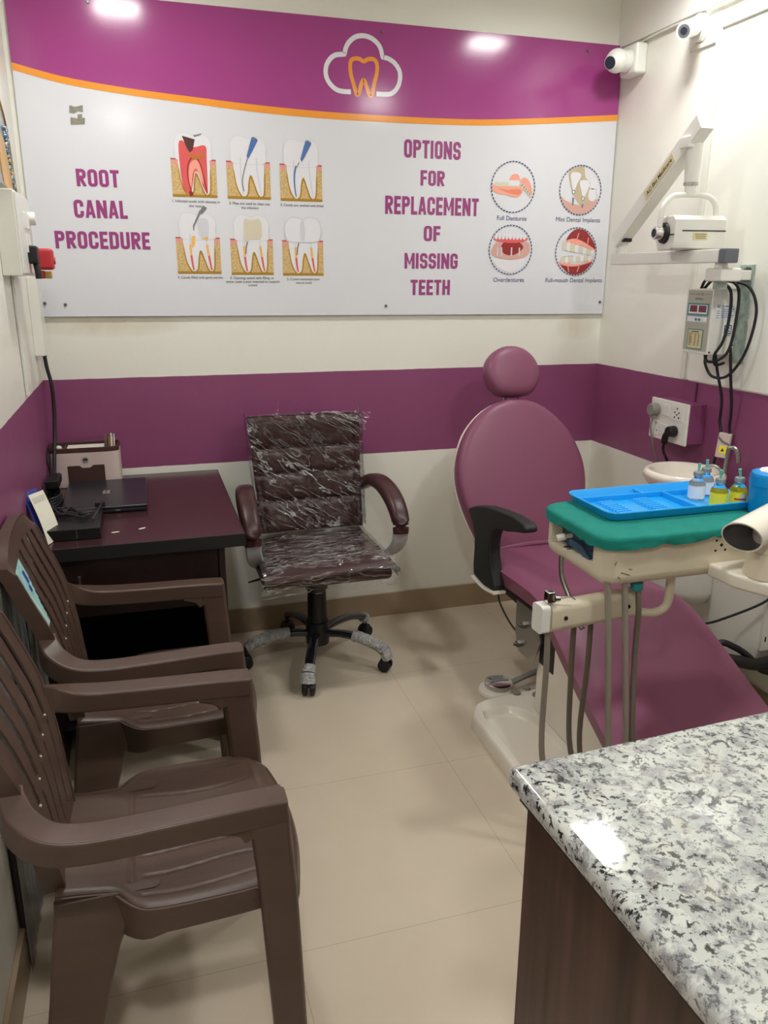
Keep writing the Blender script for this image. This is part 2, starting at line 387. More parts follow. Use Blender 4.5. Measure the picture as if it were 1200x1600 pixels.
    def text(s, txt, w, h, c, M, mi=0, off=0.0, fit=True):
        cu = bpy.data.curves.new('t', 'FONT'); cu.body = txt; cu.size = 1; cu.offset = off; cu.align_x = 'CENTER'
        ob = bpy.data.objects.new('t', cu); COL.objects.link(ob)
        dg = bpy.context.evaluated_depsgraph_get(); me = bpy.data.meshes.new_from_object(ob.evaluated_get(dg))
        bpy.data.objects.remove(ob); bpy.data.curves.remove(cu)
        xs = [v.co.x for v in me.vertices]; ys = [v.co.y for v in me.vertices]
        x0, x1, y0, y1 = min(xs), max(xs), min(ys), max(ys)
        sx = w/(x1-x0); sy = h/(y1-y0) if fit else sx
        t = bmesh.new(); t.from_mesh(me); bpy.data.meshes.remove(me)
        for v in t.verts: v.co = V((v.co.x-(x0+x1)/2)*sx+c[0], (v.co.y-(y0+y1)/2)*sy+c[1], 0)
        return s.merge(t, M, mi, False)

def cr(pts, n):
    P = [Vector(p) for p in pts]; out = []
    for i in range(len(P)-1):
        p0 = P[max(i-1, 0)]; p1 = P[i]; p2 = P[i+1]; p3 = P[min(i+2, len(P)-1)]
        for k in range(n):
            t = k/n
            out.append(0.5*((2*p1)+(p2-p0)*t+(2*p0-5*p1+4*p2-p3)*t*t+(3*p1-p0-3*p2+p3)*t**3))
    out.append(P[-1]); return out
def rrect(w, h, r, n=3):
    pts = []
    for cx, cy, a0 in ((w/2-r, h/2-r, 0), (-w/2+r, h/2-r, pi/2), (-w/2+r, -h/2+r, pi), (w/2-r, -h/2+r, 3*pi/2)):
        for k in range(n+1):
            a = a0+pi/2*k/n; pts.append((cx+r*cos(a), cy+r*sin(a)))
    return pts
def smooth2(pts, n=4, closed=False):
    P = list(pts)
    if closed: Q = [V(*p, 0) for p in P[-2:]+P+P[:3]]
    else: Q = [V(*p, 0) for p in P]
    o = cr(Q, n)
    if closed: o = o[2*n:2*n+len(P)*n]
    return [(v.x, v.y) for v in o]
def interp(tab, x):
    if x <= tab[0][0]: return tab[0][1]
    for (a, b), (c, d) in zip(tab, tab[1:]):
        if x <= c:
            t = (x-a)/(c-a); t = t*t*(3-2*t) if False else t
            return b+(d-b)*t
    return tab[-1][1]
def sinterp(tab, x):      # smooth table look-up (Catmull-Rom on values)
    n = len(tab)
    if x <= tab[0][0]: return tab[0][1]
    if x >= tab[-1][0]: return tab[-1][1]
    for i in range(n-1):
        if x <= tab[i+1][0]:
            a, b = tab[i], tab[i+1]; t = (x-a[0])/(b[0]-a[0]); h = b[0]-a[0]
            m0 = (b[1]-tab[i-1][1])/(b[0]-tab[i-1][0]) if i > 0 else (b[1]-a[1])/h
            m1 = (tab[i+2][1]-a[1])/(tab[i+2][0]-a[0]) if i+2 < n else (b[1]-a[1])/h
            return (2*t**3-3*t*t+1)*a[1]+(t**3-2*t*t+t)*h*m0+(-2*t**3+3*t*t)*b[1]+(t**3-t*t)*h*m1
def lins(a, b, n): return [a+(b-a)*i/(n-1) for i in range(n)]

ROOTM = {}; PL = []
def finish(b, name, parent=None, inv=None, ang=38):
    if inv is not None: bmesh.ops.transform(b.bm, matrix=inv, verts=b.bm.verts)
    me = bpy.data.meshes.new(name); b.bm.to_mesh(me); b.bm.free()
    for m in b.mats: me.materials.append(m)
    me.set_sharp_from_angle(angle=radians(ang))
    o = bpy.data.objects.new(name, me); COL.objects.link(o)
    w = o.modifiers.new('weighted_normals', 'WEIGHTED_NORMAL'); w.keep_sharp = True
    if parent is not None: o.parent = parent
    return o
def thing(name, label, cat, loc=(0, 0, 0), rotz=0, group=None):
    if PL: loc = tuple(PL[0] @ Vector(loc))
    o = bpy.data.objects.new(name, None); COL.objects.link(o); o.empty_display_size = 0.05
    o.location = loc; o.rotation_euler = (0, 0, rotz); o['label'] = label; o['category'] = cat
    if group: o['group'] = group
    ROOTM[o.name] = (Matrix.Translation(loc) @ Matrix.Rotation(rotz, 4, 'Z')).inverted()
    return o
def part(b, name, parent, label=None, local=False, ang=38):
    inv = ROOTM[parent.name]
    if PL and not local: bmesh.ops.transform(b.bm, matrix=PL[0], verts=b.bm.verts)
    o = finish(b, name, parent, None if local else inv, ang)
    ROOTM[o.name] = inv
    if label: o['label'] = label
    return o
def single(b, name, label, cat, loc=(0, 0, 0), group=None, ang=38):
    if PL: bmesh.ops.transform(b.bm, matrix=PL[0], verts=b.bm.verts); loc = tuple(PL[0] @ Vector(loc))
    o = finish(b, name, None, Matrix.Translation(loc).inverted(), ang); o.location = loc
    o['label'] = label; o['category'] = cat
    if group: o['group'] = group
    ROOTM[o.name] = Matrix.Translation(loc).inverted()
    return o
def struct(b, name): o = finish(b, name); o['kind'] = 'structure'; return o
def dup(root, loc, rotz, label, group=None):
    r = root.copy(); COL.objects.link(r); r.location = loc; r.rotation_euler = (0, 0, rotz); r['label'] = label
    if group: r['group'] = group
    ROOTM[r.name] = (Matrix.Translation(loc) @ Matrix.Rotation(rotz, 4, 'Z')).inverted()
    m = []
    for ch in list(root.children):
        c = ch.copy(); COL.objects.link(c); c.parent = r; ROOTM[c.name] = ROOTM[r.name]; m.append(c)
        for g in list(ch.children):
            d = g.copy(); COL.objects.link(d); d.parent = c; ROOTM[d.name] = ROOTM[r.name]
    return r

# ================================================================== SETTING
XR, YF = 2.321, -4.7
struct(B(M_FLOOR).box((-0.1, YF-0.1, -0.1), (XR+0.1, 0.1, 0)), 'floor')
struct(B(M_CEIL).box((-0.1, YF-0.1, CEIL), (XR+0.1, 0.1, CEIL+0.1)), 'ceiling')
struct(B(M_WALL).box((0, 0, 0), (XR, 0.1, CEIL)), 'wall_back')
struct(B(M_WALL).box((-0.1, YF-0.1, 0), (0, 0.1, CEIL)), 'wall_left')
struct(B(M_WALL).box((XR, YF-0.1, 0), (XR+0.1, 0.1, CEIL)), 'wall_right')
struct(B(M_WALL).box((0, YF-0.1, 0), (XR, YF, CEIL)), 'wall_front')
struct(B(M_BASEB).box((0.0, -0.012, 0), (XR, 0, 0.1075), 0.002), 'baseboard_back')
struct(B(M_BASEB).box((0, YF, 0), (0.012, -0.012, 0.1075), 0.002), 'baseboard_left')
struct(B(M_BASEB).box((XR-0.012, YF, 0), (XR, -0.012, 0.1075), 0.002), 'baseboard_right')
# ledge along the top of the right wall, and the door frame with its white panel
struct(B(M_CEIL).box((XR-0.018, YF, 2.362), (XR, 0, CEIL), 0.003), 'trim_1')
tb = B(M_TRIM)
tb.box((XR-0.014, -0.632, 1.11), (XR, -0.605, 2.305), 0.003); tb.box((XR-0.016, -2.2, 2.28), (XR, -0.632, 2.305), 0.003)
struct(tb, 'trim_2')
struct(B(M_DOOR).box((XR-0.006, -2.2, 1.108), (XR, -0.632, 2.28), 0.002), 'door_1')
struct(B(M_TRIM).box((XR-0.010, -0.605, 2.245), (XR, -0.46, 2.262), 0.003), 'trim_3')

# ceiling lamps (out of view; they light the room and show as glints on the sign and the worktop)
for k, (lx, ly, pw) in enumerate(LIGHTS):
    t = thing('ceiling_light', 'square ceiling lamp ' + ['above the desk', 'above the dental chair headrest', 'above the granite worktop', 'above the viewer by the left wall'][k], 'light', (lx, ly, CEIL))
    fr = B(M_WHITE)
    for a, b2 in (((-.1, -.1), (.1, -.085)), ((-.1, .085), (.1, .1)), ((-.1, -.085), (-.085, .085)), ((.085, -.085), (.1, .085))):
        fr.box((a[0], a[1], -0.02), (b2[0], b2[1], 0), 0.003)
    part(fr, 'frame', t, local=True)
    ld = bpy.data.lights.new('lamp_glow', 'AREA'); ld.shape = 'SQUARE'; ld.size = 0.20; ld.spread = radians(172); ld.energy = pw; ld.color = LCOL
    lo = bpy.data.objects.new('lamp_glow', ld); COL.objects.link(lo); lo.parent = t; lo.location = (0, 0, -0.012)

# ================================================================== SIGN BOARD
def MB_(d): return Matrix(((1, 0, 0, 0), (0, 0, -1, -0.014-d), (0, 1, 0, 0), (0, 0, 0, 1)))
def ribbon(pts, w, closed=False, w1=None):
    n = len(pts); L_, R_ = [], []
    for i, (x, y) in enumerate(pts):
        a = pts[(i-1) % n] if closed else pts[max(i-1, 0)]; b = pts[(i+1) % n] if closed else pts[min(i+1, n-1)]
        dx, dy = b[0]-a[0], b[1]-a[1]; l = sqrt(dx*dx+dy*dy) or 1
        ww = w if w1 is None else w+(w1-w)*i/(n-1)
        L_.append((x-dy/l*ww/2, y+dx/l*ww/2)); R_.append((x+dy/l*ww/2, y-dx/l*ww/2))
    return L_, R_
class Art:                                   # a flat print on the board
    def __init__(s, *mats): s.b = B(*mats); s.idx = {m.name: i for i, m in enumerate(mats)}; s.mats = list(mats)
    def m(s, mt):
        if mt.name not in s.idx: s.idx[mt.name] = len(s.b.mats); s.b.mats.append(mt)
        return s.idx[mt.name]
    def poly(s, pts, mt, d):
        t = bmesh.new(); t.faces.new([t.verts.new((x, y, 0)) for x, y in pts])
        for f in t.faces:
            f.normal_update()
            if f.normal.z < 0: f.normal_flip()
        s.b.merge(t, MB_(d), s.m(mt), False)
    def strip(s, pts, w, mt, d, closed=False, w1=None):
        L_, R_ = ribbon(pts, w, closed, w1); t = bmesh.new()
        a = [t.verts.new((*p, 0)) for p in L_]; b = [t.verts.new((*p, 0)) for p in R_]; n = len(a)
        for i in range(n if closed else n-1):
            j = (i+1) % n; t.faces.new((b[i], b[j], a[j], a[i]))
        s.b.merge(t, MB_(d), s.m(mt), False)
    def disc(s, cx, cy, rx, ry, mt, d, n=40, a0=0, a1=2*pi):
        s.poly([(cx+rx*cos(a0+(a1-a0)*k/n), cy+ry*sin(a0+(a1-a0)*k/n)) for k in range(n if a1-a0 > 6.2 else n+1)], mt, d)
    def text(s, txt, w, h, c, mt, d, off=0.0, fit=True): s.b.text(txt, w, h, c, MB_(d), s.m(mt), off, fit)

# bold condensed block capitals drawn as strokes
GW = dict(I=.20, M=.70, N=.56, T=.48, E=.44, F=.44, L=.42)
def glyph(ch):
    w = GW.get(ch, .52); t = .185; l, r, b_, T = t/2, w-t/2, t/2, 1-t/2; c = .13
    def arc(cx, cy, a0, a1): return [(cx+c*cos(radians(a0+(a1-a0)*k/5)), cy+c*sin(radians(a0+(a1-a0)*k/5))) for k in range(6)]
    TR, TL, BL, BR = arc(r-c, T-c, 0, 90), arc(l+c, T-c, 90, 180), arc(l+c, b_+c, 180, 270), arc(r-c, b_+c, 270, 360)
    st = [(l, 0), (l, 1)]; bar_ = lambda y, x1=w: [(0, y), (x1, y)]
    if ch == 'O': return w, [(TR+TL+BL+BR, True)]
    if ch == 'C': return w, [([(r, .62)]+TR+TL+BL+BR+[(r, .38)], False)]
    if ch == 'G': return w, [([(r, .66)]+TR+TL+BL+BR+[(r, .52)], False), ([(w*.48, .46), (w, .46)], False)]
    if ch == 'U': return w, [([(l, 1)]+BL+BR+[(r, 1)], False)]
    if ch == 'D': return w, [(st, False), ([(0, T)]+TR[::-1]+BR[::-1]+[(0, b_)], False)]
    m = .45+t/2
    PB = arc(r-c, m-.02+c, 270, 360)
    if ch == 'P': return w, [(st, False), ([(0, T)]+TR[::-1]+PB[::-1]+[(0, m-.02)], False)]
    if ch == 'R': return w, [(st, False), ([(0, T)]+TR[::-1]+PB[::-1]+[(0, m-.02)], False), ([(w*.42, m-.05), (r+.01, 0)], False)]
    if ch == 'E': return w, [(st, False), (bar_(T), False), (bar_(.5, w*.92), False), (bar_(b_), False)]
    if ch == 'F': return w, [(st, False), (bar_(T), False), (bar_(.5, w*.92), False)]
    if ch == 'L': return w, [(st, False), (bar_(b_), False)]
    if ch == 'T': return w, [([(w/2, 0), (w/2, 1)], False), (bar_(T), False)]
    if ch == 'I': return w, [(st, False)]
    if ch == 'H': return w, [(st, False), ([(r, 0), (r, 1)], False), (bar_(.5), False)]
    if ch == 'N': return w, [(st, False), ([(r, 0), (r, 1)], False), ([(l, .97), (r, .03)], False)]
    if ch == 'M': return w, [(st, False), ([(r, 0), (r, 1)], False), ([(l, .95), (w/2, .30), (r, .95)], False)]
    if ch == 'A': return w, [([(l-.02, 0), (w/2-.02, 1)], False), ([(r+.02, 0), (w/2+.02, 1)], False), ([(w*.22, .27), (w*.78, .27)], False)]
    if ch == 'S':
        return w, [([(r, .68)]+TR+TL+arc(l+c, .5+c, 180, 270)+arc(r-c, .5-c, 90, 0)+BR[::-1]+BL[::-1]+[(l, .32)], False)]
    return w, []
def heading(a, txt, x0, x1, z0, z1):
    gap = .085; tot = sum(glyph(ch)[0] for ch in txt)+gap*(len(txt)-1); sx = (x1-x0)/tot; sz = z1-z0; x = x0
    for i, ch in enumerate(txt):
        w, sts = glyph(ch)
        for si, (pts, cl) in enumerate(sts):
            wd = .185 if ch not in 'A' else .165
            L_, R2_ = ribbon(pts, wd, cl); t = bmesh.new()
            f = lambda p: t.verts.new((x+p[0]*sx, z0+min(max(p[1], 0), 1)*sz, 0))
            A1 = [f(p) for p in L_]; A2 = [f(p) for p in R2_]; n = len(A1)
            for k in range(n if cl else n-1):
                j = (k+1) % n; t.faces.new((A2[k], A2[j], A1[j], A1[k]))
            for fc_ in t.faces:
                fc_.normal_update()
                if fc_.normal.z < 0: fc_.normal_flip()
            a.b.merge(t, MB_(0.0006+0.00008*si), a.m(M_STEXT), False)
        x += (w+gap)*sx

sign = thing('sign_board', 'large glossy dental sign board with a purple top on the back wall', 'sign', (1.167, -0.014, 1.327))
pb = B(M_SWHITE)
Mb = Matrix(((1, 0, 0, 0), (0, 0, 1, -0.0135), (0, 1, 0, 0), (0, 0, 0, 1)))
pb.prism([(0.018, 1.333), (2.318, 1.322), (2.314, 2.372), (0.020, 2.376)], Mb, 0.0095, 0)
part(pb, 'panel', sign)
top = [(0.018, 2.153), (0.179, 2.12), (0.384, 2.098), (0.599, 2.084), (0.825, 2.071), (1.061, 2.063), (1.309, 2.062), (1.516, 2.064), (1.731, 2.071), (2.01, 2.092), (2.317, 2.1195)]
bot = [(0.018, 2.131), (0.179, 2.098), (0.384, 2.0765), (0.599, 2.062), (0.825, 2.047), (1.061, 2.0395), (1.309, 2.039), (1.516, 2.042), (1.731, 2.049), (2.01, 2.070), (2.317, 2.097)]
a = Art(); up_, lo_ = smooth2(top, 5), smooth2(bot, 5)
t = bmesh.new(); A_ = [t.verts.new((x, y, 0)) for x, y in up_]
T_ = [t.verts.new((x if 0 < i < len(up_)-1 else (0.020 if i == 0 else 2.314), 2.376-0.004*(x/2.32), 0)) for i, (x, y) in enumerate(up_)]
for i in range(len(A_)-1): t.faces.new((A_[i], A_[i+1], T_[i+1], T_[i]))
a.b.merge(t, MB_(0.0004), a.m(M_SPURP), False); part(a.b, 'purple_header', sign)
a = Art(); t = bmesh.new(); A_ = [t.verts.new((x, y, 0)) for x, y in up_]; C_ = [t.verts.new((x, y, 0)) for x, y in lo_]
for i in range(len(A_)-1): t.faces.new((C_[i], C_[i+1], A_[i+1], A_[i]))
a.b.merge(t, MB_(0.0005), a.m(M_SORAN), False); part(a.b, 'orange_stripe', sign)
# cloud and tooth emblem
cl1 = [(1.18, 2.135), (1.147, 2.135), (1.124, 2.14), (1.103, 2.155), (1.089, 2.175), (1.085, 2.198), (1.09, 2.221), (1.105, 2.242), (1.125, 2.254), (1.157, 2.2585)]
cl2 = [(1.157, 2.2585), (1.162, 2.279), (1.175, 2.3), (1.199, 2.318), (1.226, 2.324), (1.252, 2.321), (1.276, 2.309), (1.294, 2.289), (1.303, 2.259)]
cl3 = [(1.303, 2.259), (1.324, 2.256), (1.348, 2.244), (1.367, 2.222), (1.372, 2.199), (1.367, 2.172), (1.352, 2.149), (1.328, 2.136), (1.279, 2.134)]
a = Art(); a.strip(smooth2(cl1, 5)+smooth2(cl2, 5)[1:]+smooth2(cl3, 5)[1:], 0.0165, M_SCLOUD, 0.0007); part(a.b, 'cloud_emblem', sign)
th = [(1.230, 2.240), (1.213, 2.247), (1.196, 2.247), (1.182, 2.24), (1.178, 2.222), (1.18, 2.196), (1.189, 2.166), (1.200, 2.132), (1.205, 2.127), (1.211, 2.132), (1.220, 2.163), (1.2285, 2.178), (1.237, 2.167), (1.250, 2.132), (1.257, 2.127), (1.263, 2.134), (1.271, 2.171), (1.28, 2.203), (1.282, 2.226), (1.277, 2.243), (1.264, 2.25), (1.246, 2.248)]
a = Art(); a.strip(smooth2(th, 5, True), 0.0145, M_SORAN, 0.0009, True); part(a.b, 'tooth_emblem', sign)
a = Art()
for txt, x0, x1, z0, z1 in (('ROOT', .186, .329, 1.776, 1.833), ('CANAL', .168, .348, 1.672, 1.732), ('PROCEDURE', .095, .418, 1.568, 1.627)):
    a = Art(); heading(a, txt, x0, x1, z0, z1); part(a.b, 'heading_word', sign)
for txt, x0, x1, z0, z1 in (('OPTIONS', 1.391, 1.626, 1.919, 1.984), ('FOR', 1.46, 1.561, 1.82, 1.876), ('REPLACEMENT', 1.315, 1.71, 1.712, 1.779), ('OF', 1.477, 1.548, 1.613, 1.671), ('MISSING', 1.397, 1.626, 1.507, 1.567), ('TEETH', 1.424, 1.595, 1.404, 1.464)):
    a = Art(); heading(a, txt, x0, x1, z0, z1); part(a.b, 'heading_word', sign)
a = Art()
for txt, cx, z, w in (('1. Infected tooth with abscess in', .592, 1.7375, .170), ('the root', .588, 1.722, .046), ('2. Files are used to clean out', .787, 1.7355, .152), ('the infection', .787, 1.7205, .064),
                      ('3. Canals are washed and dried', .985, 1.7345, .165), ('4. Canals filled with gutta percha', .591, 1.4695, .166), ('5. Opening sealed with filling, in', .784, 1.468, .165),
                      ('some cases a post inserted to support', .788, 1.4545, .205), ('crown', .786, 1.4415, .034), ('5. Crown cemented onto', .983, 1.4655, .128), ('natural tooth', .985, 1.452, .062)):
    a = Art(); a.text(txt, w, 0, (cx, z), M_INK, 0.0006, 0.0, False); part(a.b, 'caption_line', sign)
a = Art()
for txt, cx, z, w in (('Full Dentures', 1.86, 1.708, .132), ('Mini Dental Implants', 2.167, 1.706, .209), ('Overdentures', 1.859, 1.465, .141), ('Full-mouth Dental Implants', 2.167, 1.461, .272)):
    a = Art(); a.text(txt, w, 0, (cx, z), M_INKB, 0.0006, 0.0, False); part(a.b, 'caption_line', sign)

def tooth_print(x0, zb, w, h, kind):
    a = Art(); P = lambda pts: [(x0+u*w, zb+v*h) for u, v in pts]; S2 = lambda pts: P(smooth2(pts, 4, True))
    a.poly(P([(0, 0), (1, 0), (1, .9), (0, .9)]), M_SBONE, .0006)
    a.poly(P([(0, 0), (1, 0), (1, .065), (0, .065)]), M_SLIG, .0008)
    for u0, u1 in ((0, .24), (.78, 1)):
        a.poly(P([(u0, .84), (u1, .84), (u1, 1), (u0, 1)]), M_SGUM, .0008); a.poly(P([(u0, .965), (u1, .965), (u1, 1.0), (u0, 1.0)]), M_SGUMD, .0010)
    root = [(.18, 1.0), (.19, .6), (.24, .3), (.33, .09), (.40, .07), (.46, .16), (.49, .45), (.53, .63), (.58, .6), (.65, .35), (.72, .12), (.78, .07), (.83, .15), (.85, .5), (.84, 1.0), (.5, 1.05)]
    big = [(.16, .9), (.165, .6), (.215, .28), (.31, .055), (.40, .03), (.49, .13), (.525, .45), (.55, .55), (.62, .35), (.69, .10), (.78, .03), (.86, .12), (.885, .5), (.87, .9)]
    a.poly(P(smooth2(big, 4)), M_SLIG, .0010)
    a.poly(S2(root), M_STOOTH, .0013)
    crown = [(.17, .95), (.10, 1.2), (.10, 1.45), (.20, 1.63), (.36, 1.66), (.5, 1.60), (.66, 1.66), (.82, 1.60), (.92, 1.42), (.91, 1.2), (.85, .95)]
    a.poly(S2(crown), M_STOOTH, .0012)
    a.strip(S2(crown), .0016, M_STOOTH2, .0014, True)
    lc = [(.33, 1.1), (.32, .8), (.33, .5), (.35, .25), (.37, .1)]; rc = [(.69, 1.1), (.70, .8), (.73, .5), (.76, .25), (.78, .1)]
    if kind == 1:
        a.poly(S2([(.22, 1.45), (.2, .8), (.24, .3), (.34, .09), (.41, .1), (.46, .35), (.52, .66), (.6, .62), (.68, .3), (.77, .1), (.79, .3), (.80, 1.0), (.78, 1.35), (.5, 1.3)]), M_SRED, .0016)
        a.poly(S2([(.38, .5), (.42, .85), (.55, .98), (.66, .8), (.70, .35), (.62, .55), (.55, .75), (.47, .6), (.42, .25)]), M_SPINK, .0018)
        a.strip(P(smooth2([(.42, .12), (.36, .5), (.38, .85), (.5, 1.05), (.62, .95), (.70, .6), (.77, .1)], 4)), .0035, M_SMAROON, .0020)
        a.poly(P([(.28, 1.58), (.56, 1.5), (.5, 1.22), (.43, 1.16), (.38, 1.25)]), M_SDARK, .0022); a.poly(S2([(.42, 1.12), (.62, 1.06), (.72, 1.2), (.7, 1.04), (.5, 1.0)]), M_SLIG, .0022)
        a.poly(S2([(.36, .1), (.41, .17), (.46, .08), (.4, .02)]), M_SMAROON, .0022)
        a.poly(P([(.52, 1.6), (.72, 1.66), (.7, 1.62), (.56, 1.56)]), M_SGREY, .0020)
    else:
        a.strip(P(smooth2(lc, 4)), .004, M_STOOTH2, .0015); a.strip(P(smooth2(rc, 4)), .004, M_STOOTH2, .0015)
    if kind in (2, 3):
        dx = .02 if kind == 3 else 0
        a.poly(P([(.47+dx, 1.14), (.50+dx, 1.06), (.55+dx, 1.15), (.74+dx, 1.56), (.60+dx, 1.63)]), M_SBLUE, .0022)
        a.poly(P([(.60+dx, 1.63), (.74+dx, 1.56), (.72+dx, 1.61), (.65+dx, 1.65)]), M_SGREY, .0023)
        if kind == 2: a.strip(P(smooth2([(.49, 1.08), (.40, .75), (.35, .45), (.38, .2)], 5)), .0035, M_SGREY, .0021)
        else:
            a.strip(P([(.46, 1.05), (.40, .92)]), .003, M_SGREY, .0021); a.strip(P(smooth2([(.38, .95), (.34, .7), (.34, .4), (.37, .12)], 5)), .0062, M_SBLUE, .0021, False, .004)
    if kind == 4:
        a.strip(P([(.42, 1.18), (.42, 1.3), (.60, 1.72)]), .003, M_SGREY, .0023, False, .008); a.poly(P([(.55, 1.64), (.66, 1.86), (.74, 1.80), (.62, 1.62)]), M_SGREY, .0024)
        a.poly(S2([(.36, .72), (.36, 1.0), (.44, 1.02), (.42, .8)]), M_SGOLD, .0020)
        a.poly(P([(.56, .96), (.74, 1.02), (.73, .92)]), M_SGOLD, .0020); a.poly(S2([(.5, 1.35), (.56, 1.5), (.72, 1.5), (.76, 1.3), (.72, 1.02), (.55, 1.0)]), M_STOOTH2, .0018)
    if kind in (4, 5, 6):
        for c in (lc, rc):
            a.strip(P(smooth2(c[1:], 4)), .0085, M_SGOLD, .0021, False, .006); a.strip(P(smooth2(c[2:], 4)), .0075, M_SRED, .0022, False, .005)
    if kind == 5:
        a.poly(S2([(.34, .95), (.33, 1.3), (.36, 1.55), (.5, 1.52), (.7, 1.55), (.75, 1.3), (.72, 1.02), (.5, .98)]), M_SBEIGE, .0020)
    if kind == 6:
        cw = [(.16, .98), (.07, 1.25), (.10, 1.5), (.25, 1.64), (.42, 1.62), (.5, 1.58), (.60, 1.62), (.78, 1.64), (.92, 1.5), (.95, 1.25), (.86, .98), (.5, .95)]
        a.poly(S2(cw), M_STOOTH, .0020); a.strip(S2(cw), .0030, M_STOOTH2, .0023, True)
        a.poly(S2([(.46, 1.02), (.44, 1.3), (.47, 1.54), (.53, 1.54), (.56, 1.3), (.54, 1.02)]), M_STOOTH2, .0022)
    if kind in (5, 6): a.strip(P([(.40, .92), (.37, .78), (.35, .58)]), .0045, M_SGREY, .0024)
    part(a.b, 'tooth_diagram', sign)
for kk, (x0, zb) in enumerate(((.510, 1.752), (.707, 1.751), (.904, 1.749), (.510, 1.484), (.708, 1.481), (.904, 1.479))):
    tooth_print(x0, zb, .160, .129, kk+1)

def ring(cx, cz, r):
    a = Art(); n = 44
    for k in range(n):
        a0 = 2*pi*k/n; a1 = a0+2*pi/n*0.66
        a.strip([(cx+r*cos(a0+(a1-a0)*i/4), cz+r*sin(a0+(a1-a0)*i/4)) for i in range(5)][::-1], .0042, M_SNAVY, .0026)
    part(a.b, 'dashed_ring', sign)
R_ = .0965
CI = ((1.859, 1.827), (2.167, 1.824), (1.860, 1.584), (2.166, 1.580))
for c in CI: ring(*c, R_)
def inC(c, k): return lambda pts: [(c[0]+u*R_*k, c[1]+v*R_*k) for u, v in pts]
def clip(pts, r=.97):
    o = []
    for u, v in pts:
        l = sqrt(u*u+v*v); o.append((u, v) if l <= r else (u*r/l, v*r/l))
    return o
# full dentures
P = inC(CI[0], 1); a = Art()
a.poly(P(clip(smooth2([(-.95, .05), (-.96, -.12), (-.7, -.28), (-.35, -.3), (.0, -.4), (.3, -.36), (.46, -.15), (.42, .05), (0, .03), (-.5, .1)], 4, True))), M_SPINK, .0008)
a.poly(P(smooth2([(-.7, -.05), (-.3, -.12), (.25, -.08), (.4, -.2), (.2, -.3), (-.3, -.22)], 4, True)), M_SALM, .0009)
for k in range(9): a.poly(P(smooth2([(-.85+k*.13, .02), (-.84+k*.13, .16), (-.76+k*.13, .18), (-.73+k*.13, .03)], 3, True)), M_SBEIGE, .0011)
a.poly(P(smooth2([(-.2, .2), (-.1, .45), (.1, .52), (.25, .45), (.3, .2), (.05, .12)], 4, True)), M_SPINK, .0008)
for k in range(5): a.poly(P(smooth2([(-.22+k*.1, .08), (-.2+k*.1, .26), (-.13+k*.1, .26), (-.12+k*.1, .08)], 3, True)), M_STOOTH, .0012)
a.poly(P(smooth2([(.32, .2), (.45, .38), (.7, .3), (.9, -.1), (.86, -.3), (.7, -.2), (.55, .05)], 4, True)), M_SPINK, .0008)
for k in range(6): a.poly(P(smooth2([(.30+k*.09, .16-k*.085), (.36+k*.09, .22-k*.085), (.44+k*.09, .1-k*.085), (.36+k*.09, .02-k*.085)], 3, True)), M_SBEIGE, .0012)
part(a.b, 'denture_picture', sign)
# mini implants
P = inC(CI[1], 1); a = Art()
a.poly(P(clip(smooth2([(-.6, .75), (-.45, .1), (-.2, -.35), (.15, -.62), (.5, -.45), (.62, -.1), (.5, .3), (.2, .55), (.12, .95), (-.2, .93)], 4, True))), M_SSAND, .0008)
a.poly(P(clip([(-.97, -.22), (-.7, -.42), (-.3, -.55), (.15, -.62), (.6, -.42), (.95, -.3)]+[(cos(-t*pi/10), sin(-t*pi/10)) for t in range(1, 10)])), M_SFLESH, .0009)
for pts in ([(-.5, .65), (-.42, .2), (-.3, -.05), (-.18, .25), (0, .6), (-.2, .72)], [(-.05, .35), (.05, 0), (.18, -.3), (.35, 0), (.45, .35), (.2, .42)], [(.48, .1), (.44, .4), (.6, .5), (.78, .42), (.76, .1)], [(.44, -.35), (.42, .0), (.58, .1), (.74, 0), (.72, -.4)], [(.80, -.1), (.80, .3), (.93, .1), (.93, -.2)]):
    a.poly(P(clip(smooth2(pts, 4, True))), M_STOOTH, .0011)
for x, z in ((-.32, -.2), (.15, -.45)):
    a.poly(P([(x-.05, z-.1), (x-.03, z-.42 if x < 0 else z-.25), (x+.03, z-.42 if x < 0 else z-.25), (x+.05, z-.1)]), M_SGREY, .0013); a.disc(CI[1][0]+x*R_, CI[1][1]+z*R_+.012, .008, .009, M_SGREY, .0013, 20); a.disc(CI[1][0]+x*R_, CI[1][1]+z*R_+.012, .005, .006, M_STOOTH, .0014, 20)
part(a.b, 'implant_picture', sign)
# overdentures
P = inC(CI[2], 1); a = Art()
a.poly(P(clip(smooth2([(-.9, -.1), (-.75, .25), (-.5, .3), (0, .1), (.5, .3), (.85, .3), (.9, -.1), (.6, -.32), (0, -.4), (-.7, -.3)], 4, True))), M_SFLESH, .0008)
a.poly(P(clip(smooth2([(-.8, -.38), (0, -.42), (.7, -.36), (.5, -.75), (0, -.93), (-.5, -.75)], 4, True))), M_STOOTH, .0007)
a.poly(P(smooth2([(-.45, .1), (-.3, .32), (0, .28), (.35, .34), (.6, .1), (.3, -.15), (0, -.22), (-.3, -.15)], 4, True)), M_SMAROON, .0010)
a.poly(P(clip(smooth2([(-.82, .45), (-.6, .34), (0, .28), (.6, .34), (.8, .48), (.4, .5), (-.4, .5)], 4, True))), M_SRED, .0012)
for k in range(9): a.poly(P(clip(smooth2([(-.74+k*.165, .44), (-.76+k*.165, .62), (-.63+k*.165, .62), (-.64+k*.165, .44)], 3, True))), M_STOOTH, .0014)
for x in (-.6, -.42, .05, .42): a.strip(P([(x, .1), (x, -.25)]), .006, M_STOOTH2, .0014)
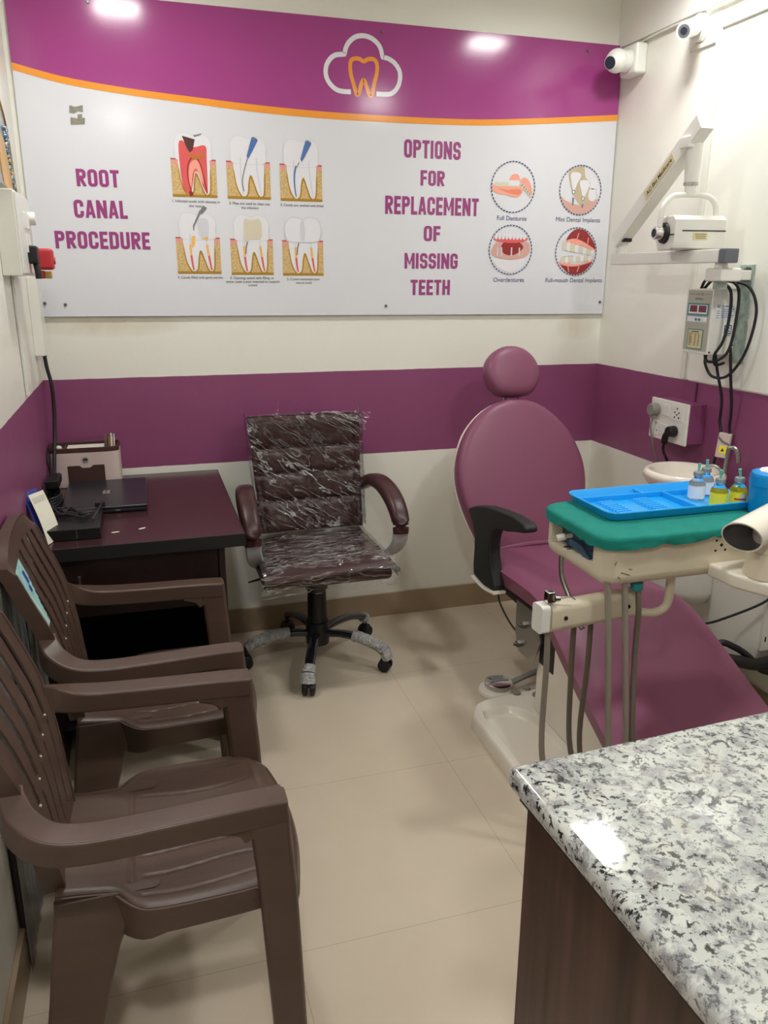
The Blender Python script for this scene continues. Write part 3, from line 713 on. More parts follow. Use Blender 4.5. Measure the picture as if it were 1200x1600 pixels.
part(a.b, 'denture_picture', sign)
# full-mouth implants
P = inC(CI[3], 1); a = Art()
a.poly(P(clip(smooth2([(-.55, .35), (-.35, .75), (0, .95), (.45, .85), (.9, .35), (.95, .05), (.4, .3), (-.1, .45)], 4, True))), M_SMAROON, .0008)
a.poly(P(clip(smooth2([(-.55, .45), (-.1, .55), (.4, .4), (.95, .1), (.95, .0), (.3, .25), (-.55, .33)], 4, True))), M_SPINK, .0010)
a.poly(P(clip(smooth2([(-.75, -.5), (-.4, -.85), (0, -.97), (.5, -.82), (.85, -.4), (.3, -.5), (-.3, -.55)], 4, True))), M_SMAROON, .0008)
a.poly(P(clip(smooth2([(-.78, -.4), (-.2, -.52), (.4, -.48), (.85, -.3), (.8, -.42), (0, -.62), (-.7, -.55)], 4, True))), M_SPINK, .0010)
for k in range(8): a.poly(P(clip(smooth2([(-.66+k*.2, .1-k*.035), (-.67+k*.2, .40-k*.05), (-.5+k*.2, .42-k*.05), (-.49+k*.2, .08-k*.035)], 3, True))), M_STOOTH if k % 2 else M_SBEIGE, .0012)
for k in range(8): a.poly(P(clip(smooth2([(-.72+k*.19, -.24+k*.01), (-.7+k*.19, -.47+k*.012), (-.56+k*.19, -.47+k*.012), (-.54+k*.19, -.24+k*.01)], 3, True))), M_STOOTH if k % 2 else M_SBEIGE, .0012)
a.poly(P(smooth2([(-.6, .1), (-.2, -.02), (.1, 0), (.3, .08), (0, .12)], 4, True)), M_SSAND, .0011); a.poly(P(smooth2([(-.7, -.22), (-.2, -.16), (.0, -.22)], 4, True)), M_SSAND, .0011)
for q in ([(0, .5), (.08, .78)], [(.55, .35), (.58, .6)], [(-.35, -.6), (-.3, -.85)], [(.2, -.6), (.12, -.85)]): a.strip(P(q), .005, M_SGUM, .0014)
part(a.b, 'implant_picture', sign)
for x, z in ((.277, 2.350), (1.303, 2.342), (2.16, 2.342), (.037, 1.379), (.106, 1.374), (1.32, 1.362), (2.301, 1.372)):
    b = B(M_SCREW); b.cyl((x, -.0138, z), (x, -.019, z), .006, .0045, 12); part(b, 'screw', sign)
a = Art()
a.poly([(.184, 2.010), (.187, 2.033), (.205, 2.029), (.230, 2.036), (.229, 2.013), (.212, 2.016), (.200, 2.008)], M_TAPE, .0006)
a.poly([(.185, 1.972), (.187, 1.996), (.209, 1.993), (.211, 2.006), (.226, 2.008), (.224, 1.997), (.234, 1.996), (.231, 1.976)], M_TAPE, .0006)
part(a.b, 'tape_residue', sign, 'grey torn tape marks')

# ================================================================== PLASTIC ARMCHAIRS
CX = 0.30
def back_f(u, v):                         # u across -1..1, v 0..1 up; local coordinates
    z = 0.43+0.475*v
    x = sinterp([(.40, .150), (.50, .138), (.60, .124), (.70, .100), (.78, .070), (.85, .045), (.92, .028)], z)
    hw = sinterp([(0, .128), (.2, .146), (.45, .178), (.7, .196), (1, .196)], v)
    if v > .86: z -= .05*((v-.86)/.14)*abs(u)**3
    x += .004*u*u
    return V(x-CX, u*hw, z)
def seat_hw(x): return sinterp([(.13, .148), (.20, .150), (.235, .156), (.262, .188), (.29, .208), (.40, .212), (.50, .206), (.565, .19)], x)
def seat_f(u, v):
    x = .135+u*(.412+.026*(1-v*v))
    hw = seat_hw(min(x, .565)); y = v*hw
    z = .428-.013*(1-v*v)*sin(pi*min(1, max(0, (u-.05)/.9)))+.010*max(0, (.25-u)/.25)
    if u > .86: z -= .030*((u-.86)/.14)**2
    z -= .004*max(0, (abs(v)-.9)/.1)**2
    for k in range(-3, 4):                # raised seams running front to back, gently wavy
        yk = k*.058+.006*sin(x*22+k)
        if .28 < x < .50: z -= .0022*exp(-((y-yk)/.0022)**2)
    z -= .0025*exp(-((x-.262)/.003)**2)*(abs(y) < .14); z -= .0022*exp(-((x-.515+.25*y*y)/.003)**2)*(abs(y) < .18)
    return V(x-CX, y, z)
def make_plastic_chair(label):
    t = thing('plastic_armchair', label, 'chair', (CX, -1.79, 0), 0, 'brown plastic armchairs along the left wall')
    b = B(M_PLASTIC)
    b.shell(seat_f, lins(0, 1, 90), lins(-1, 1, 110), .005)
    def perim(s):                          # s 0..1 : right side, front, left side, rear
        if s < .4: return seat_f(s/.4, -1)
        if s < .7: return seat_f(1, -1+2*(s-.4)/.3)
        return seat_f(1-(s-.7)/.3, 1)
    def apron(s, d):
        p = perim(min(max(s, 0), 1)); x = p.x+CX
        depth = interp([(.13, .08), (.25, .075), (.32, .050), (.45, .046), (.53, .046), (.58, .038)], x)
        q = V(p.x, p.y, p.z-.001-depth*d); out = V(.015 if .4 <= s <= .7 else 0, 0, 0)
        return q+out*(1-(2*d-1)**2)*.35
    b.shell(apron, lins(0, 1, 80), lins(0, 1, 6), .005)
    part(b, 'seat', t, local=True, ang=50)
    b = B(M_PLASTIC)
    slots = [(-.72, .36, .86), (-.40, .40, .90), (-.07, .42, .91), (.26, .44, .90), (.58, .46, .88)]
    low = [(-.78, .10, .30), (-.45, .03, .36), (-.12, .04, .40), (.22, .06, .42), (.60, .08, .43)]
    def keep(u, v):
        for c, v0, v1 in slots+low:
            if v0 < v < v1 and abs(u-c-.10*sin((v-.2)*3)) < (.056 if v1 > .5 else .04): return False
        return True
    b.shell(back_f, lins(-1, 1, 170), lins(0, 1, 80), .004, keep)
    for sd in (-1, 1):                     # side rails
        rings = []
        for v in lins(0, 1, 24):
            p = back_f(sd, v); o = sd*.001
            rings.append([p+V(.002, o, 0), p+V(.002, o-sd*.010, 0), p+V(-.034, o-sd*.008, 0), p+V(-.034, o+sd*.002, 0)])
        b.loft(rings)
    rings = []
    for u in lins(-1, 1, 30):
        p = back_f(u, 1); rings.append([p+V(.001, 0, .002), p+V(.001, 0, -.008), p+V(-.024, 0, -.008), p+V(-.024, 0, .002)])
    b.loft(rings)
    part(b, 'backrest', t, local=True, ang=50)
    for c, v0, v1 in slots:
        b = B(M_PAPERG); b.ball(back_f(c+.10*sin((v0-.2)*3), v0)+V(.0005, 0, -.003), .0026, 0, 8)
        part(b, 'mould_dot', t, 'small pale mould dot at a slot end', local=True)
    for sd in (-1, 1):
        b = B(M_PLASTIC)
        path = [(.528, sd*.224, .598), (.46, sd*.228, .600), (.33, sd*.236, .600), (.22, sd*.242, .602), (.155, sd*.238, .610), (.115, sd*.215, .628), (.098, sd*.185, .645), (.094, sd*.160, .655)]
        b.bar([(x-CX, y, z) for x, y, z in path], .056, .046, (0, 0, 1), .13, 6, 0, lambda f: .056-.016*max(0, f-.55)/.45, lambda f: .044+.014*max(0, f-.45)/.55)
        part(b, 'armrest', t, local=True, ang=50)
        b = B(M_PLASTIC)                   # front post: arm corner down to the floor
        rings = []
        for z, x0, x1, yo, yi in ((.621, .478, .526, .244, .204), (.616, .468, .534, .251, .199), (.58, .462, .537, .252, .200), (.55, .470, .538, .252, .203), (.45, .478, .545, .250, .203), (.38, .482, .548, .250, .205), (.2, .490, .553, .254, .214), (.0, .499, .558, .258, .224)):
            c = V((x0+x1)/2-CX, sd*(yo+yi)/2, z); r = []
            for a_, b_ in rrect(x1-x0, yo-yi, .010): r.append(c+V(a_, sd*b_, 0))
            rings.append(r)
        b.loft(rings); b.bar([(.47-CX, sd*.226, .556), (.455-CX, sd*.226, .575), (.42-CX, sd*.227, .586)], .048, .028, (0, 0, 1), .2, 4)
        part(b, 'front_leg', t, local=True, ang=50)
        b = B(M_PLASTIC)                   # broad arched rear leg
        rings = []
        for z, x0, x1, yo, yi in ((.425, .132, .31, .160, .140), (.40, .130, .285, .168, .140), (.375, .126, .255, .176, .145), (.33, .120, .236, .184, .150), (.25, .110, .212, .198, .162), (.12, .090, .178, .214, .180), (.0, .070, .150, .228, .196)):
            c = V((x0+x1)/2-CX, sd*(yo+yi)/2, z)
            rings.append([c+V(a_, sd*b_, 0) for a_, b_ in rrect(x1-x0, yo-yi, .009)])
        b.loft(rings)
        part(b, 'rear_leg', t, local=True, ang=50)
    return t
chair1 = make_plastic_chair('nearest brown plastic armchair with slotted back, in front of the granite worktop cabinet')
chair1['label'] = 'brown plastic armchair nearest the viewer, its whole slotted seat and front leg in view'
chair2 = dup(chair1, (CX, -1.195, 0), 0, 'brown plastic armchair with an aqua sticker on its back, nearest the desk')
b = B(M_STICK, M_STICKB, M_PAPER)
off = lambda u, v: back_f(u, v)+V(.0022, 0, .0008)
b.shell(off, lins(-.97, -.56, 14), lins(.58, .89, 20), .0008, lambda u, v: (u+.97)/.41 < .2+1.0*(v-.5)/.38)
b.shell(lambda u, v: off(u, v)+V(.0012, 0, .0004), lins(-.74, -.66, 6), lins(.78, .84, 6), .0004, None, 1)
b.shell(lambda u, v: off(u, v)+V(.0012, 0, .0004), lins(-.80, -.73, 6), lins(.745, .775, 5), .0004, None, 1)
b.shell(lambda u, v: off(u, v)+V(.0012, 0, .0004), lins(-.955, -.92, 4), lins(.60, .74, 6), .0004, None, 2)
part(b, 'sticker', chair2, 'torn aqua sticker with blue print', local=True)

# ------------------------------------------------------------------ film-wrapped board behind the chairs
wp = thing('wrapped_board', 'dark board wrapped in crinkled clear film, leaning on the left wall behind the stickered chair', 'board', (0.012, -1.25, 0))
part(B(M_DESKD).box((.002, -1.62, .002), (.014, -0.92, .80), .003), 'board', wp)
b = B(M_FILM2)
def wrapf(u, v):
    y = -1.64+.74*u; z = .002+.815*v
    return V(.018+.006*noise.noise((u*9, v*1.6, 3))+.004*noise.noise((u*26, v*3, 1)), y, z)
b.shell(wrapf, lins(0, 1, 90), lins(0, 1, 30), .0008); part(b, 'plastic_film', wp, 'crinkled clear plastic film')

# ================================================================== DESK
desk = thing('desk', 'small dark mahogany desk in the back left corner', 'desk', (.305, -.45, 0))
part(B(M_DESK).box((.004, -.883, .6905), (.610, -.02, .730), .001), 'table_top', desk)
b = B(M_BLACKM); b.box((.004, -.8862, .690), (.6130, -.8832, .7296), .001); b.box((.6102, -.8862, .690), (.6132, -.02, .7296), .001); part(b, 'edge_band', desk, 'black edge band')
b = B(M_DESKD)
part(B(M_DESKD).box((.018, -.862, 0), (.036, -.04, .689), .002), 'side_panel', desk)
part(B(M_DESKD).box((.532, -.862, 0), (.552, -.04, .689), .002), 'side_panel', desk)
part(B(M_DESKD).box((.037, -.056, .12), (.531, -.04, .689), .001), 'back_panel', desk)
dfr = part(B(M_DESKD).box((.037, -.855, .50), (.531, -.838, .680), .002), 'drawer_front', desk)
b = B(M_STEEL); b.box((.127, -.872, .572), (.135, -.866, .637), .002); b.cyl((.131, -.866, .582), (.131, -.856, .582), .003); b.cyl((.131, -.866, .627), (.131, -.856, .627), .003)
part(b, 'handle', dfr)
part(B(M_DESKD).box((.037, -.80, .10), (.531, -.05, .118), .001), 'shelf', desk)
for x, y, r, k in ((.237, -.767, .2, 0), (.315, -.75, .5, 1)):
    b = B(M_PAPER); M = Matrix.Translation((x, y, .7305)) @ Matrix.Rotation(r, 4, 'Z')
    b.prism(smooth2([(-.010, -.003), (0, -.005), (.011, -.002), (.010, .003), (-.002, .004), (-.011, .002)], 3, True), M, .0008)
    single(b, 'paper_scrap', ['small pale paper scrap on the desk top, the one nearer the black box', 'small pale paper scrap on the desk top, the one farther to the right'][k], 'scrap', (x, y, .7305), 'paper scraps on the desk')

# organizer
og = thing('desk_organizer', 'pinkish beige desk organizer with a brown drawer, against the back wall on the desk', 'organizer', (.128, -.12, .73))
b = B(M_PINKBEIGE); sh = smooth2([(.018, -.165), (.010, -.10), (.018, -.045), (.128, -.04), (.240, -.045), (.246, -.10), (.238, -.165), (.128, -.172)], 5, True)
b.prism(sh, Matrix.Translation((0, 0, .731)), .128, .002); part(b, 'body', og)
b = B(M_DBROWN)
Mt = Matrix.Translation((0, 0, .8475)); n = len(sh); c0 = (.128, -.107)
rings = []
for sc, z in ((1.0, 0), (1.0, .016), (.985, .0175), (.96, .016), (.95, .003), (.3, .002)): rings.append([V(c0[0]+(x-c0[0])*sc, c0[1]+(y-c0[1])*sc, .8595+z) for x, y in sh])
b.loft(rings)
for x in (.060, .205): b.box((x-.002, -.163, .862), (x+.002, -.050, .8745), .0005)
part(b, 'top_tray', og)
b = B(M_DBROWN); b.prism([(.066, .735), (.194, .735), (.194, .812), (.155, .812), (.145, .803), (.118, .803), (.108, .812), (.066, .812)], Matrix(((1, 0, 0, 0), (0, 0, -1, -.168), (0, 1, 0, 0), (0, 0, 0, 1))), .007, .0015)
part(b, 'drawer', og)
b = B(M_BLACK, M_SILVER); b.cyl((.130, -.170, .833), (.130, -.1745, .833), .0105, mi=1); b.box((.1225, -.1752, .8305), (.1375, -.1744, .8365), .0005, mi=0); part(b, 'round_badge', og)
for x, h, m1, m2, k in ((.214, .052, M_BRASS, M_DBROWN, 0), (.222, .060, M_PAPER, M_BLACK, 1), (.231, .056, M_PINKBEIGE, M_INKB, 2)):
    b = B(m1, m2); b.cyl((x, -.12+k*.008, .862), (x+.002, -.115+k*.008, .855+h), .004, seg=10); b.cyl((x+.002, -.115+k*.008, .855+h-.012), (x+.0025, -.114+k*.008, .855+h+.002), .0044, seg=10, mi=1)
    single(b, 'pen', ['ochre pen standing in the desk organizer', 'pale pen with a black cap standing in the desk organizer', 'pink pen standing rightmost in the desk organizer'][k], 'pen', (x, -.12+k*.008, .855), 'pens in the desk organizer')
b = B(M_STEEL); b.prism([(.198, .856), (.206, .856), (.207, .905), (.202, .916), (.199, .905)], Matrix(((1, 0, 0, 0), (0, 0, -1, -.118), (0, 1, 0, 0), (0, 0, 0, 1))), .0015, 0)
single(b, 'metal_blade', 'thin steel blade standing beside the pens in the desk organizer', 'tool', (.202, -.118, .856))
b = B(M_PAPER); b.box((.066, -.15, .8625), (.196, -.06, .868), .001)
single(b, 'note_pad', 'pale note slips lying in the tray of the desk organizer', 'paper', (.13, -.1, .8535))
b = B(M_PAPER); b.ball((.038, -.12, .8705), .011, 0, 12, (1.2, 1, .8)); single(b, 'eraser', 'small off-white lump in the left end of the organizer tray', 'eraser', (.038, -.12, .8535))

b = B(M_RUBBER); b.tube([(.010, -.030, .87), (.008, -.12, .872), (.006, -.185, .850), (.012, -.20, .78), (.016, -.225, .737)], .004, 8, 0, 6)
single(b, 'cable', 'black cord draped over the left end of the desk organizer', 'cable', (.010, -.03, .87))
# laptop
lap = thing('laptop', 'closed black laptop lying on the desk', 'laptop', (.20, -.35, .73))
b = B(M_NAVYBLK); b.box((.068, -.552, .7325), (.334, -.178, .744), .003); part(b, 'base', lap)
b = B(M_NAVYBLK); b.box((.066, -.555, .7455), (.336, -.176, .7545), .004, 3); part(b, 'lid', lap)
b = B(M_SILVER)
for dx in (-.0065, .0065):
    for dy in (-.012, .012): b.box((.201+dx-.005, -.36+dy-.009, .7546), (.201+dx+.005, -.36+dy+.009, .7549))
part(b, 'lid_mark', lap)
b = B(M_STEEL); b.box((.150, -.5556, .7385), (.165, -.5525, .7415)); b.box((.235, -.5556, .7385), (.250, -.5525, .7415)); part(b, 'port', lap)
# black box of cables
bx = thing('black_box', 'flat black box at the front of the desk with loose cables on it', 'box', (.13, -.72, .73))
b = B(M_BLACK); b.box((.050, -.815, .731), (.198, -.60, .764), .002); part(b, 'body', bx)
b = B(M_STEEL); b.box((.131, -.8156, .733), (.1325, -.8145, .763)); part(b, 'seam', bx)
b = B(M_RUBBER)
random.seed(3)
for k in range(7):
    pts = [(.03+.02*random.random(), -.50-.03*k, .775)]
    for j in range(5): pts.append((.05+.03*j+random.uniform(-.01, .01), -.63-.02*j+random.uniform(-.05, .05), .770+random.random()*.006+.003*(k % 3)))
    b.tube(pts, .0026, 6, 0, 5)
b.tube([(.175, -.74, .768), (.19, -.70, .785), (.195, -.63, .782), (.192, -.58, .772)], .003, 6)
single(b, 'cable_tangle', 'tangle of thin black cables lying on the flat black box', 'cable', (.12, -.7, .768))
b = B(M_BLACKM); b.box((.175, -.60, .7655), (.206, -.575, .783), .003); single(b, 'charger_plug', 'small dark plug at the right end of the cable tangle', 'plug', (.19, -.59, .765))
ad = thing('power_adapter', 'black laptop power adapter with coiled cord beside the laptop', 'adapter', (.03, -.40, .73))
b = B(M_BLACK); b.box((.010, -.40, .785), (.055, -.28, .815), .005); part(b, 'brick', ad)
b = B(M_RUBBER)
for k in range(6):
    z = .736+.009*k; b.tube([(.034+.028*cos(a), -.42+.075*sin(a)-.004*k, z+.002*sin(3*a+k)) for a in lins(0, 2*pi, 14)], .004, 7, 0, 3)
part(b, 'coiled_cord', ad)
# leaning card
cd = thing('leaning_card', 'cream card leaning on the left wall at the front corner of the desk', 'card', (.07, -.80, .731))
def cardf(u, v):
    p0 = V(.056, -.842, .732); p1 = V(.086, -.768, .732); q0 = V(.008, -.765, .863); q1 = V(.040, -.690, .858)
    a = p0.lerp(p1, u); c = q0.lerp(q1, u); r = a.lerp(c, v); return r+V(.004, -.002, 0)*sin(pi*v)
b = B(M_PAPER); b.shell(cardf, lins(0, 1, 6), lins(0, 1, 10), .0012); part(b, 'sheet', cd)
b = B(M_PAPERG); b.shell(lambda u, v: cardf(u, v)+(V(.8, -.35, .4)*.0014), lins(.1, .9, 5), lins(.82, .92, 4), .0003); part(b, 'grey_heading_bar', cd)
b = B(M_BLUEP); b.shell(lambda u, v: cardf(-.05+1.0*u, .2+.87*v)+V(-.014, .008, -.004), lins(0, 1, 5), lins(0, 1, 8), .001)
single(b, 'blue_folder', 'thin blue sheet behind the leaning cream card on the desk', 'folder', (.04, -.72, .78))

# ================================================================== OFFICE CHAIR
oc = thing('office_chair', 'dark brown leather swivel chair wrapped in clear plastic, right of the desk', 'chair', (.940, -.345, 0))
OX = .950
def oback(u, v, puff=1.0):
    hw = .205+.018*v; z = .505+.445*v; y = -.205+.085*v+.012*sin(pi*v)+.010*u*u*-1
    x = OX+u*hw+.012*(1-v)*.8
    rows = [0, .27, .50, .72, 1.0]; d = 0
    for i in range(4):
        if rows[i] <= v <= rows[i+1]:
            s_ = 2*(v-rows[i])/(rows[i+1]-rows[i])-1; d = (1-abs(s_)**5)
    ue = abs(u); c = ue/.92
    if c < 1: e = 1-abs(2*c-1)**7
    else: e = .55*(1-((c-1)/.087)**2)
    return V(x, y-puff*.016*min(d, 1)*max(e, 0), z)
b = B(M_BROWNL)
b.shell(oback, lins(-1, 1, 64), lins(0, 1, 64), .055); part(b, 'backrest', oc, ang=60)
b = B(M_BLACK)
b.shell(lambda u, v: oback(u, v, 0)+V(0, .056, 0), lins(-.97, .97, 8), lins(.01, .99, 14), .012); part(b, 'back_shell', oc)
def oseat(u, v):                            # u across, v front(0) to rear(1)
    e = (1-abs(u)**5); f = (1-abs(2*v-1)**6)
    y = -.605+.44*v; z = .478+.016*e*f+.008*(1-v)*0+.010*sin(pi*v)*0
    if v < .06: z -= .016*(1-v/.06)**2
    x = .937+.234*u*(1-.05*v); z += .010*(x-.937)/.23
    return V(x, y, z)
b = B(M_BROWNL)
b.shell(oseat, lins(-1, 1, 40), lins(0, 1, 40), .026)
b.box((.700, -.607, .415), (1.172, -.17, .462), .018, 4)
part(b, 'seat', oc, ang=60)
b = B(M_DBROWN)
def pip(v): p = oseat(v, 0.0); return p+V(0, -.004, -.004)
b.tube([pip(v) for v in lins(-1, 1, 20)], .005, 8, 0, 0); part(b, 'seat_piping', oc)
# wrinkled clear wrap on back and seat
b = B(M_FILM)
def filmback(u, v):
    p = oback(u*1.03, min(max(v, 0), 1), .35)
    n = .008*noise.noise((u*4+v*3, v*7-u*2, 5.0))+.004*noise.noise((u*11+v*9, v*18-u*7, 2.0))
    return p+V(0, -.020-n, .016*v)
b.shell(filmback, lins(-1, 1, 70), lins(.02, 1, 70), .0006)
b.shell(lambda u, v: V(OX+.235+.035*u*(1-v)+.004*sin(9*v), -.13-.02*v, .955-.09*v), lins(0, 1, 6), lins(0, 1, 12), .0006)
for sd in (-1, 1):
    b.shell(lambda u, v: filmback(sd, v)+V(sd*.003+.004*noise.noise((u*3, v*14, 8)), .075*u, 0), lins(0, 1, 8), lins(.02, 1, 30), .0006)
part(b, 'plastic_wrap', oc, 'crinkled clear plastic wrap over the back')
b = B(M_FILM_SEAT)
def filmseat(u, v):
    p = oseat(u*.99, v); n = .006*noise.noise((u*5+v*2, v*6, 9.0))+.003*noise.noise((u*16, v*22+u*5, 4.0))
    return p+V(0, 0, .011+n)
b.shell(filmseat, lins(-1.03, 1.03, 60), lins(.02, 1, 60), .0006)
def filmfront(u, v):
    n = .006*noise.noise((u*6, v*5, 7.0))
    return V(.937+.243*u, -.615-n, .475-.078*v+.010*noise.noise((u*4, 2.2, 1))*v)
b.shell(filmfront, lins(-1.02, 1.06, 50), lins(0, 1, 14), .0006)
b.shell(lambda u, v: V(1.175+.03*u, -.60+.02*sin(6*u)+.06*v, .46-.03*u+.02*sin(7*v)), lins(0, 1, 8), lins(0, 1, 8), .0006)
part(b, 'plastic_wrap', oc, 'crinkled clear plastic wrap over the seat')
for sd, ax, path in ((1, 1.23, [(1.185, -.125, .655), (1.212, -.20, .690), (1.228, -.30, .690), (1.238, -.40, .655), (1.242, -.465, .600), (1.240, -.482, .545)]),
                     (-1, .69, [(.712, -.14, .655), (.695, -.22, .685), (.684, -.32, .690), (.682, -.40, .655), (.684, -.46, .600), (.686, -.478, .545)])):
    b = B(M_BROWNL); b.bar(path, .058, .040, (1, 0, 0) if False else (0, .3, 1), .42, 6, 0, lambda f: .060+.014*sin(pi*f), lambda f: .044+.012*sin(pi*f)); ar = part(b, 'armrest', oc, ang=60)
    e = path[-1]
    b = B(M_ARMB); b.bar([(e[0], e[1]+.004, e[2]+.004), (e[0]-sd*.003, e[1]+.016, e[2]-.040), (e[0]-sd*.020, e[1]+.055, e[2]-.085), (e[0]-sd*.060, e[1]+.11, e[2]-.118)], .058, .022, (0, .5, 1), .3, 5); part(b, 'armrest_bracket', ar, 'grey metal armrest bracket')
b = B(M_BLACK); b.box((.83, -.46, .392), (1.05, -.25, .414), .006); part(b, 'tilt_mechanism', oc)
b = B(M_BLACK); b.tube([(.84, -.38, .405), (.74, -.42, .402), (.665, -.45, .400)], .006, 8, 0, 4, (.009, .003)); part(b, 'lever', oc)
b = B(M_BLACK); b.cyl((.940, -.345, .16), (.940, -.345, .392), .038, .036, 24); b.cyl((.940, -.345, .075), (.940, -.345, .17), .046, .046, 24, bev=.004); b.cyl((.94, -.345, .31), (.94, -.345, .392), .044, .044, 24); part(b, 'gas_lift', oc)
random.seed(11)
for k, ad_ in enumerate((-109, -36, 33, 105, 179)):
    a_ = radians(ad_); R2 = .285; d = V(cos(a_), sin(a_), 0); C0 = V(.940, -.345, 0)
    pts = [C0+d*.03+V(0, 0, .118), C0+d*.10+V(0, 0, .128), C0+d*.18+V(0, 0, .124), C0+d*.25+V(0, 0, .104), C0+d*R2+V(0, 0, .082)]
    b = B(M_DSTEEL); b.bar(pts, .036, .026, (0, 0, 1), .45, 6, 0, lambda f: .030+.010*sin(pi*f)); leg = part(b, 'base_arm', oc, ang=60)
    c = C0+d*R2; b = B(M_BLACK); sdv = V(-sin(a_), cos(a_), 0)
    for s_ in (-1, 1): b.cyl(c+sdv*s_*.006+V(0, 0, .026), c+sdv*s_*.024+V(0, 0, .026), .026, .024, 20, bev=.004)
    b.cyl(c+V(0, 0, .04), c+V(0, 0, .085), .008); b.box((-.016, -.02, .03), (.016, .02, .056), .008, 3, M=Matrix.Translation(c) @ Matrix.Rotation(a_, 4, 'Z'))
    part(b, 'caster', leg)
    seg = {0: (.80, 1.0), 1: (.42, 1.0), 2: (.86, 1.0), 4: (.30, .95)}.get(k)
    if seg:
        P = cr(pts, 12); i0, i1 = int(seg[0]*(len(P)-1)), int(seg[1]*(len(P)-1)); Q = P[i0:i1+1]
        if k in (0, 1): Q.append(Q[-1]+d*.012+V(0, 0, -.030))
        bb = B(M_BUBBLE); rings = []
        QQ = cr(Q, 3)
        for i, p in enumerate(QQ):
            dd = (QQ[min(i+1, len(QQ)-1)]-QQ[max(i-1, 0)]).normalized(); sd_ = dd.cross(V(0, 0, 1)).normalized(); up_v = sd_.cross(dd)
            rings.append([p+(sd_*cos(t_)*.026+up_v*sin(t_)*.021)*(1+.16*noise.noise((i*.9, cos(t_)*3, sin(t_)*3+k))) for t_ in [2*pi*q/28 for q in range(28)]])
        bb.loft(rings); part(bb, 'bubble_wrap', leg, 'grey bubble wrap sleeve on a base arm')

# ================================================================== RECEPTION COUNTER
CR = radians(2.6); cc, sc_ = cos(CR), sin(CR)
def cpt(a, d): return (.779+a*cc+d*sc_*1.0, -2.357+a*sc_-d*cc)     # a along the back edge, d toward the viewer
MC = Matrix.Translation((.779, -2.357, 0)) @ Matrix.Rotation(CR, 4, 'Z')
b = B(M_CAB); t_ = thing('counter_cabinet', 'dark walnut cabinet under the granite worktop', 'cabinet', (1.4, -2.9, 0))
b.box((.022, -1.30, 0), (.042, -.022, .800), .002, M=MC); part(b, 'side_panel', t_)
b = B(M_CAB); b.box((.042, -.042, 0), (1.34, -.022, .800), .002, M=MC); part(b, 'rear_panel', t_)
b = B(M_CAB); b.box((.042, -1.30, 0), (1.34, -1.28, .800), .002, M=MC); part(b, 'front_panel', t_)
b = B(M_DESKD); b.box((.014, -1.31, .800), (1.34, -.014, .815), .001, M=MC); part(b, 'dark_strip', t_, 'dark strip under the worktop')  # dark strip between slab and cabinet
b = B(M_GRANITE); b.box((0, -1.36, .8155), (1.38, 0, .850), .012, 4, M=MC)
single(b, 'granite_worktop', 'white and grey speckled granite worktop in the lower right corner', 'worktop', (1.4, -2.9, .8155))

# ================================================================== DENTAL CHAIR
dc = thing('dental_chair', 'plum vinyl dental patient chair with round headrest', 'dental chair', (1.72, -1.0, 0))
Bk = V(1.752, -.525, .405); Tk = V(1.763, -.285, 1.000); ey_ = (Tk-Bk).normalized(); ex_ = V(1, .0, -.0185).normalized(); ez_ = ex_.cross(ey_)
LB = (Tk-Bk).length
wt = [(0, .150), (.06, .185), (.15, .215), (.27, .245), (.40, .268), (.50, .275), (.60, .270), (.70, .250), (.79, .222), (.87, .180), (.94, .125), (.98, .075), (1.0, .03)]
ol = [(sinterp(wt, v), v*LB) for v in lins(0, 1, 34)]
outline = ol+[(-x, y) for x, y in reversed(ol)]
b = B(M_VINYL)
b.cushion(outline, Bk, ex_, ey_, ez_, [(-.012, .90), (-.006, .985), (.010, 1.0), (.030, 1.0), (.046, .985), (.056, .95), (.062, .88), (.066, .7), (.068, .4), (.0685, .05)]); part(b, 'backrest', dc, ang=70)
b = B(M_CREAMW)
b.cushion(outline, Bk, ex_, ey_, ez_, [(-.055, .55), (-.05, .85), (-.035, .97), (-.014, 1.005), (-.006, 1.005), (-.004, .9)]); part(b, 'back_shell', dc, ang=70)
b = B(M_CHROME)
for x in (-.03, .03): b.cyl(Bk+ex_*(x+.01)+ey_*(LB-.04)-ez_*.01, Bk+ex_*(x+.01)+ey_*(LB+.07)-ez_*.01, .007)
part(b, 'headrest_bar', dc)
Ho = V(1.763, -.262, 1.100)
hp = []
for k in range(40):
    a_ = 2*pi*k/40; x, y = .1165*cos(a_), .110*sin(a_)
    if y < -.088: y = -.088-(y+.088)*-.35
    hp.append((x, y))
b = B(M_VINYL); b.cushion(hp, Ho, ex_, ey_, ez_, [(-.012, .9), (-.004, .985), (.012, 1.0), (.03, .99), (.044, .95), (.054, .85), (.060, .65), (.063, .3), (.0635, .04)]); part(b, 'headrest', dc, ang=70)
